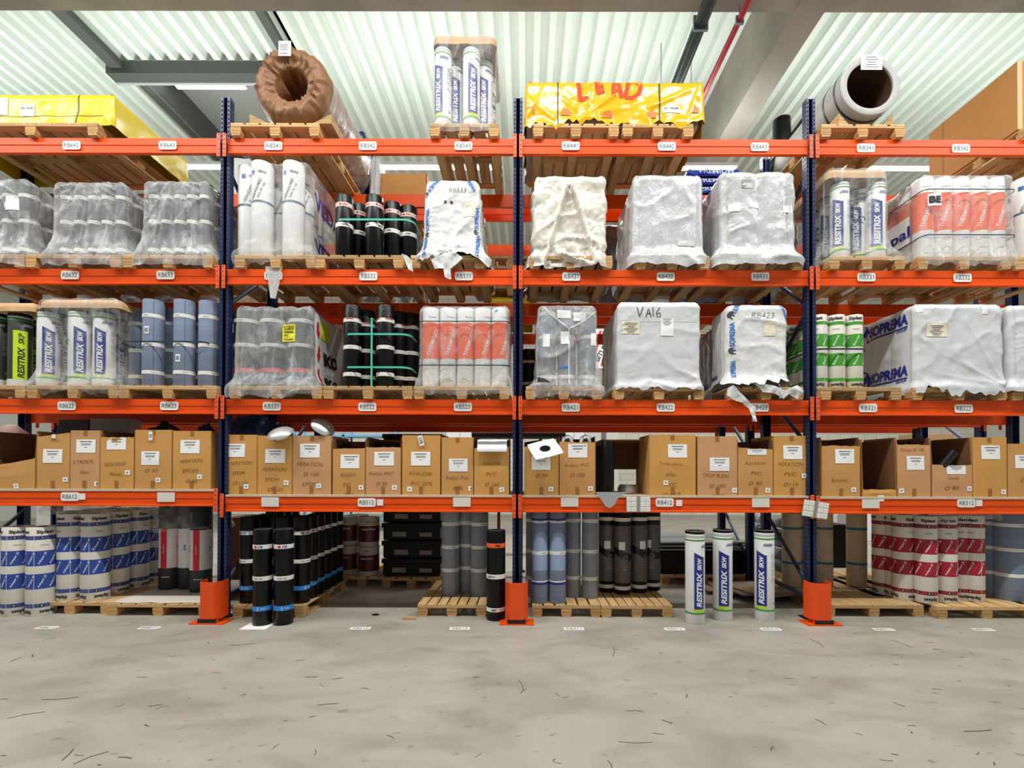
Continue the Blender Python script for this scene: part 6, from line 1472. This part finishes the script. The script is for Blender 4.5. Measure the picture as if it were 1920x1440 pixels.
g = G(); g.box(-.06, .06, 0, .06, 0, WZ(690, 12.0)); tag(O('banner_post', g.mesh('banner_post', galv), None, (p.x, 12.05, 0)), 'steel post carrying the distant banner', 'post')
# floor of the rear row
PALLET(WX(683, 7.1, 1090), 6.98, 0, .8, 1.1, 'wooden pallet under the dark red pails of the rear row', 5)
maroon = M('maroon_label', '#5c1420', .4)
def pail():
    R, H = .15, .42; g = G(); g.lathe([(.001, 0), (R * .93, 0), (R * .95, .01), (R, H - .01), (R + .006, H - .008), (R + .006, H + .004), (R - .008, H + .004), (R - .012, H - .008), (.001, H - .008)], 0, 28)
    l = ring(R * .985, H * .16, H * .72, 28); t = G(); txt(t, R, 'Siplast Primer', .2, .035, 0, H * .6, 0, .03); txt(t, R, 'Siplast', .08, .02, 0, H * .86, 0, .03, 1); txt(t, R, 'Siplast Primer', .2, .035, 2.4, H * .6, 0, .03)
    return [('pail_body', g.mesh('pail_body', M('pail_grey', '#c9c0b6', .4))), ('maroon_label', l.mesh('maroon_label', maroon)), ('lettering', t.mesh('lettering', [whitep, ink], flat=True))]
ps = pail()
for k, (px, d, t) in enumerate(((653, 7.25, 0), (653, 7.25, 1), (692, 7.15, 0), (692, 7.15, 1), (672, 7.5, 0), (672, 7.5, 1))):
    THING('paint_pail', ps, (WX(px, d, 1020), d, PH + .43 * t), 'dark red labelled pail, ' + ('upper' if t else 'lower') + ' one of the ' + ['left', 'right', 'rear'][k // 2] + ' stack', 'pail', 'dark red labelled pails', rz=.2 * k - .3)
PALLET(WX(772, 6.95, 1095), 6.9, 0, .82, 1.1, 'wooden pallet under the black crates of the rear row', 4)
blackc = M('black_crate', '#040405', .45, spec=.25); xc = WX(772, 7.0, 1000)
for k in range(8):
    g = G(); g.box(-.42, .42, 0, 1.0, .01, .25, ch=.012); g.box(-.44, .44, -.015, 1.015, .19, .255, ch=.006)
    lb = G(); lb.box(-.28 + .03 * (k % 2), -.08 + .03 * (k % 2), -.02, -.016, .06, .13); lb2 = G(); lb2.box(.12, .3, -.02, -.016, .06, .12)
    THING('black_crate', [('crate_body', g.mesh('crate_body', blackc)), ('paper_label', lb.mesh('paper_label', M('dull_label', '#b79a6a' if k in (1, 2) else '#8f857a', .7))), ('paper_label', lb2.mesh('paper_label', M('dull_pink_label', '#9a8580', .7)))], (xc, 7.0, PH + .262 * k), f'black crate, {ORD[k]} from the floor in the tall stack behind bay RB5', 'crate', 'tall stack of black crates')
g = G(); g.box(-.24, .24, 0, .5, 0, 1.0, ch=.004)
tag(O('brown_carton', g.mesh('brown_carton', brownc), None, (WX(455, 7.0, 1030) + .02, 7.0, 0)), 'dim brown carton on the floor behind the left navy post', 'box')
# low rack of black sheets, lit aisle behind
PALLET(WX(1315, 7.25, 1090), 7.15, 0, 1.25, 1.1, 'wooden pallet under the black sheets behind the three white rolls', 6)
xa, xb = WX(1232, 7.25, 1040), WX(1400, 7.25, 1040); g = G(); g.box(xa, xb, 7.2, 8.2, PH, WZ(1032, 7.25), ch=.01); q = G()
for z in (1029, 1022, 1016): q.box(xa - .02, xb + .02, 7.17, 8.24, WZ(z, 7.25) - .006, WZ(z, 7.25) + .012)
THING('sheet_stack', [('black_sheets', g.mesh('black_sheets', blackc)), ('metal_edges', q.mesh('metal_edges', galv))], (0, 0, 0), 'stack of black sheets with metal edges behind the three white rolls', 'stack')
for k in range(5):
    g = G(); a, b = 1378 + 12 * k, 1470 + 5 * k; g.box(-.55, .55, -.35, .35, 0, .02, ch=.003)
    o = O('flat_carton', g.mesh('flat_carton', M('weathered_card', '#8a7560', .85, var=.2)), None, (3.0 + .1 * k, 6.95 - .12 * k, .012 + .024 * k + .0)); o.rotation_euler = (R_(0), R_(0), R_(-18 + 9 * k)); tag(o, f'flattened brown carton on the floor behind the third white roll, {ORD[k]} of the pile', 'flat carton', 'flattened cartons')
lr = slate_roll(.075, 1.0, 'grey', False, 0, (.8,))
for k, (px, z) in enumerate(((1458, .45), (1464, .6), (1455, .75), (1466, .9), (1462, .3), (1474, .15))):
    THING('membrane_roll', lr, (WX(px, 7.3, 1030), 7.1, z), 'grey roll lying end-on behind the third white roll, ' + ['third', 'fourth', 'fifth', 'sixth', 'second', 'first'][k] + ' from the floor', 'roll', 'grey rolls lying end-on', rot=(R_(-90), 0, 0))
# far side of the rear aisle: blue shelving, cabinets, cartons
sky = M('light_blue_steel', '#6fb4de', .4)
def far_shelf(x0, x1, y, h, label):
    p_ = G(); sp = []
    for x in (x0, (x0 + x1)/2, x1):
        for yy in (0, .6): q = G(); q.box(x - .03, x + .03, yy, yy + .04, 0, h); sp.append(('post', q.mesh('post', sky)))
    for z in (.3, .9, 1.5, 2.05, 2.6): q = G(); q.box(x0, x1, 0, .64, z, z + .05); sp.append(('shelf', q.mesh('shelf', sky)))
    return THING('blue_shelving', sp, (0, y, 0), label, 'shelving')
far_shelf(WX(552, 13.0), WX(735, 13.0), 13.0, 3.2, 'light blue shelving in the distance left of the middle post')
rnd = random.Random(5)
for k in range(16):
    x = WX(560 + (k % 8) * 22, 13.1); z = (2.05, 1.5)[k // 8] + .05; g = G(); w_ = rnd.uniform(.2, .28); h_ = rnd.uniform(.2, .38); g.box(-w_/2, w_/2, 0, .35, 0, h_, ch=.01)
    c = ['#2f9a5a', '#4a86c4', '#d9c8a0', '#3d77b8', '#e8e8e4'][k % 5]
    tag(O('storage_bin', g.mesh('storage_bin', M('bin_' + c[1:], c, .5)), None, (x, 13.1, z)), f'distant storage bin on the {"upper" if k < 8 else "lower"} blue shelf, {ORD[k % 8]} from left', 'bin', 'bins on the blue shelving')
def cabinet(px0, px1, d, h, mat, label):
    a, b = WX(px0, d), WX(px1, d); g = G(); g.box(a, b, 0, .5, 0, h, ch=.01); q = G(); q.box((a+b)/2 - .004, (a+b)/2 + .004, -.003, 0, .05, h - .05)
    q2 = G(); q2.box((a+b)/2 + .03, (a+b)/2 + .05, -.03, -.0, h * .5, h * .56)
    return THING('cabinet', [('cabinet_body', g.mesh('cabinet_body', mat)), ('door_gap', q.mesh('door_gap', grey_ink)), ('handle', q2.mesh('handle', galv))], (0, d, 0), label, 'cabinet')
cabw = M('cabinet_white', '#eef2f2', .4)
cabinet(838, 886, 12.0, 3.0, cabw, 'tall white cabinet in the distance left of the middle post'); cabinet(1058, 1095, 12.0, 2.9, cabw, 'tall white cabinet in the distance right of the middle post'); cabinet(1096, 1160, 15, 3.4, M('cab_green', '#dfe8df', .5), 'wide pale green cabinet in the distance')
g = G(); g.tube([(WX(885, 9.4), 9.4, WZ(815, 9.4)), (WX(1060, 9.4), 9.4, WZ(815, 9.4))], .085, 0, 14); q = G(); 
for px in (897, 935, 1014, 1053): q.box(WX(px, 9.4) - .03, WX(px, 9.4) + .03, 9.5, 9.56, 0, WZ(793, 9.4)); 
q3 = G(); q3.box(WX(885, 9.4), WX(1060, 9.4), 9.5, 9.54, WZ(803, 9.4), WZ(800, 9.4))
THING('roll_holder', [('black_roller', g.mesh('black_roller', rubber)), ('support', q.mesh('support', M('maroon_steel', '#5a2420', .5))), ('cross_bar', q3.mesh('cross_bar', galv))], (0, 0, 0), 'black roller on dark stands in the aisle behind the middle post', 'roll holder')
for k, (px, w_, h_, c) in enumerate(((60, .8, 1.5, '#c9c5bb'), (200, 1.0, 1.9, '#d3b79a'), (1560, .9, 1.5, '#c9c9c9'), (1650, .5, 1.2, '#e8e8e8'), (1790, .9, 2.6, '#b08a68'))):
    g = G(); g.box(-w_/2, w_/2, 0, .6, 0, h_, ch=.01); tag(O('distant_carton', g.mesh('distant_carton', M('dist_' + c[1:], c, .8)), None, (WX(px, 11), 11.5, 0)), 'distant box in the rear aisle, ' + ['at the far left', 'behind the left bay', 'just right of the right post', 'pale, behind the beige rolls', 'tall brown, behind the right bay'][k], 'box')
g = G(); g.box(WX(1562, 8.4, 1000), WX(1592, 8.4, 1000), 8.4, 9.0, 0, .75); tag(O('black_bin', g.mesh('black_bin', blackc)), 'black bin on the floor between the beige rolls', 'bin')
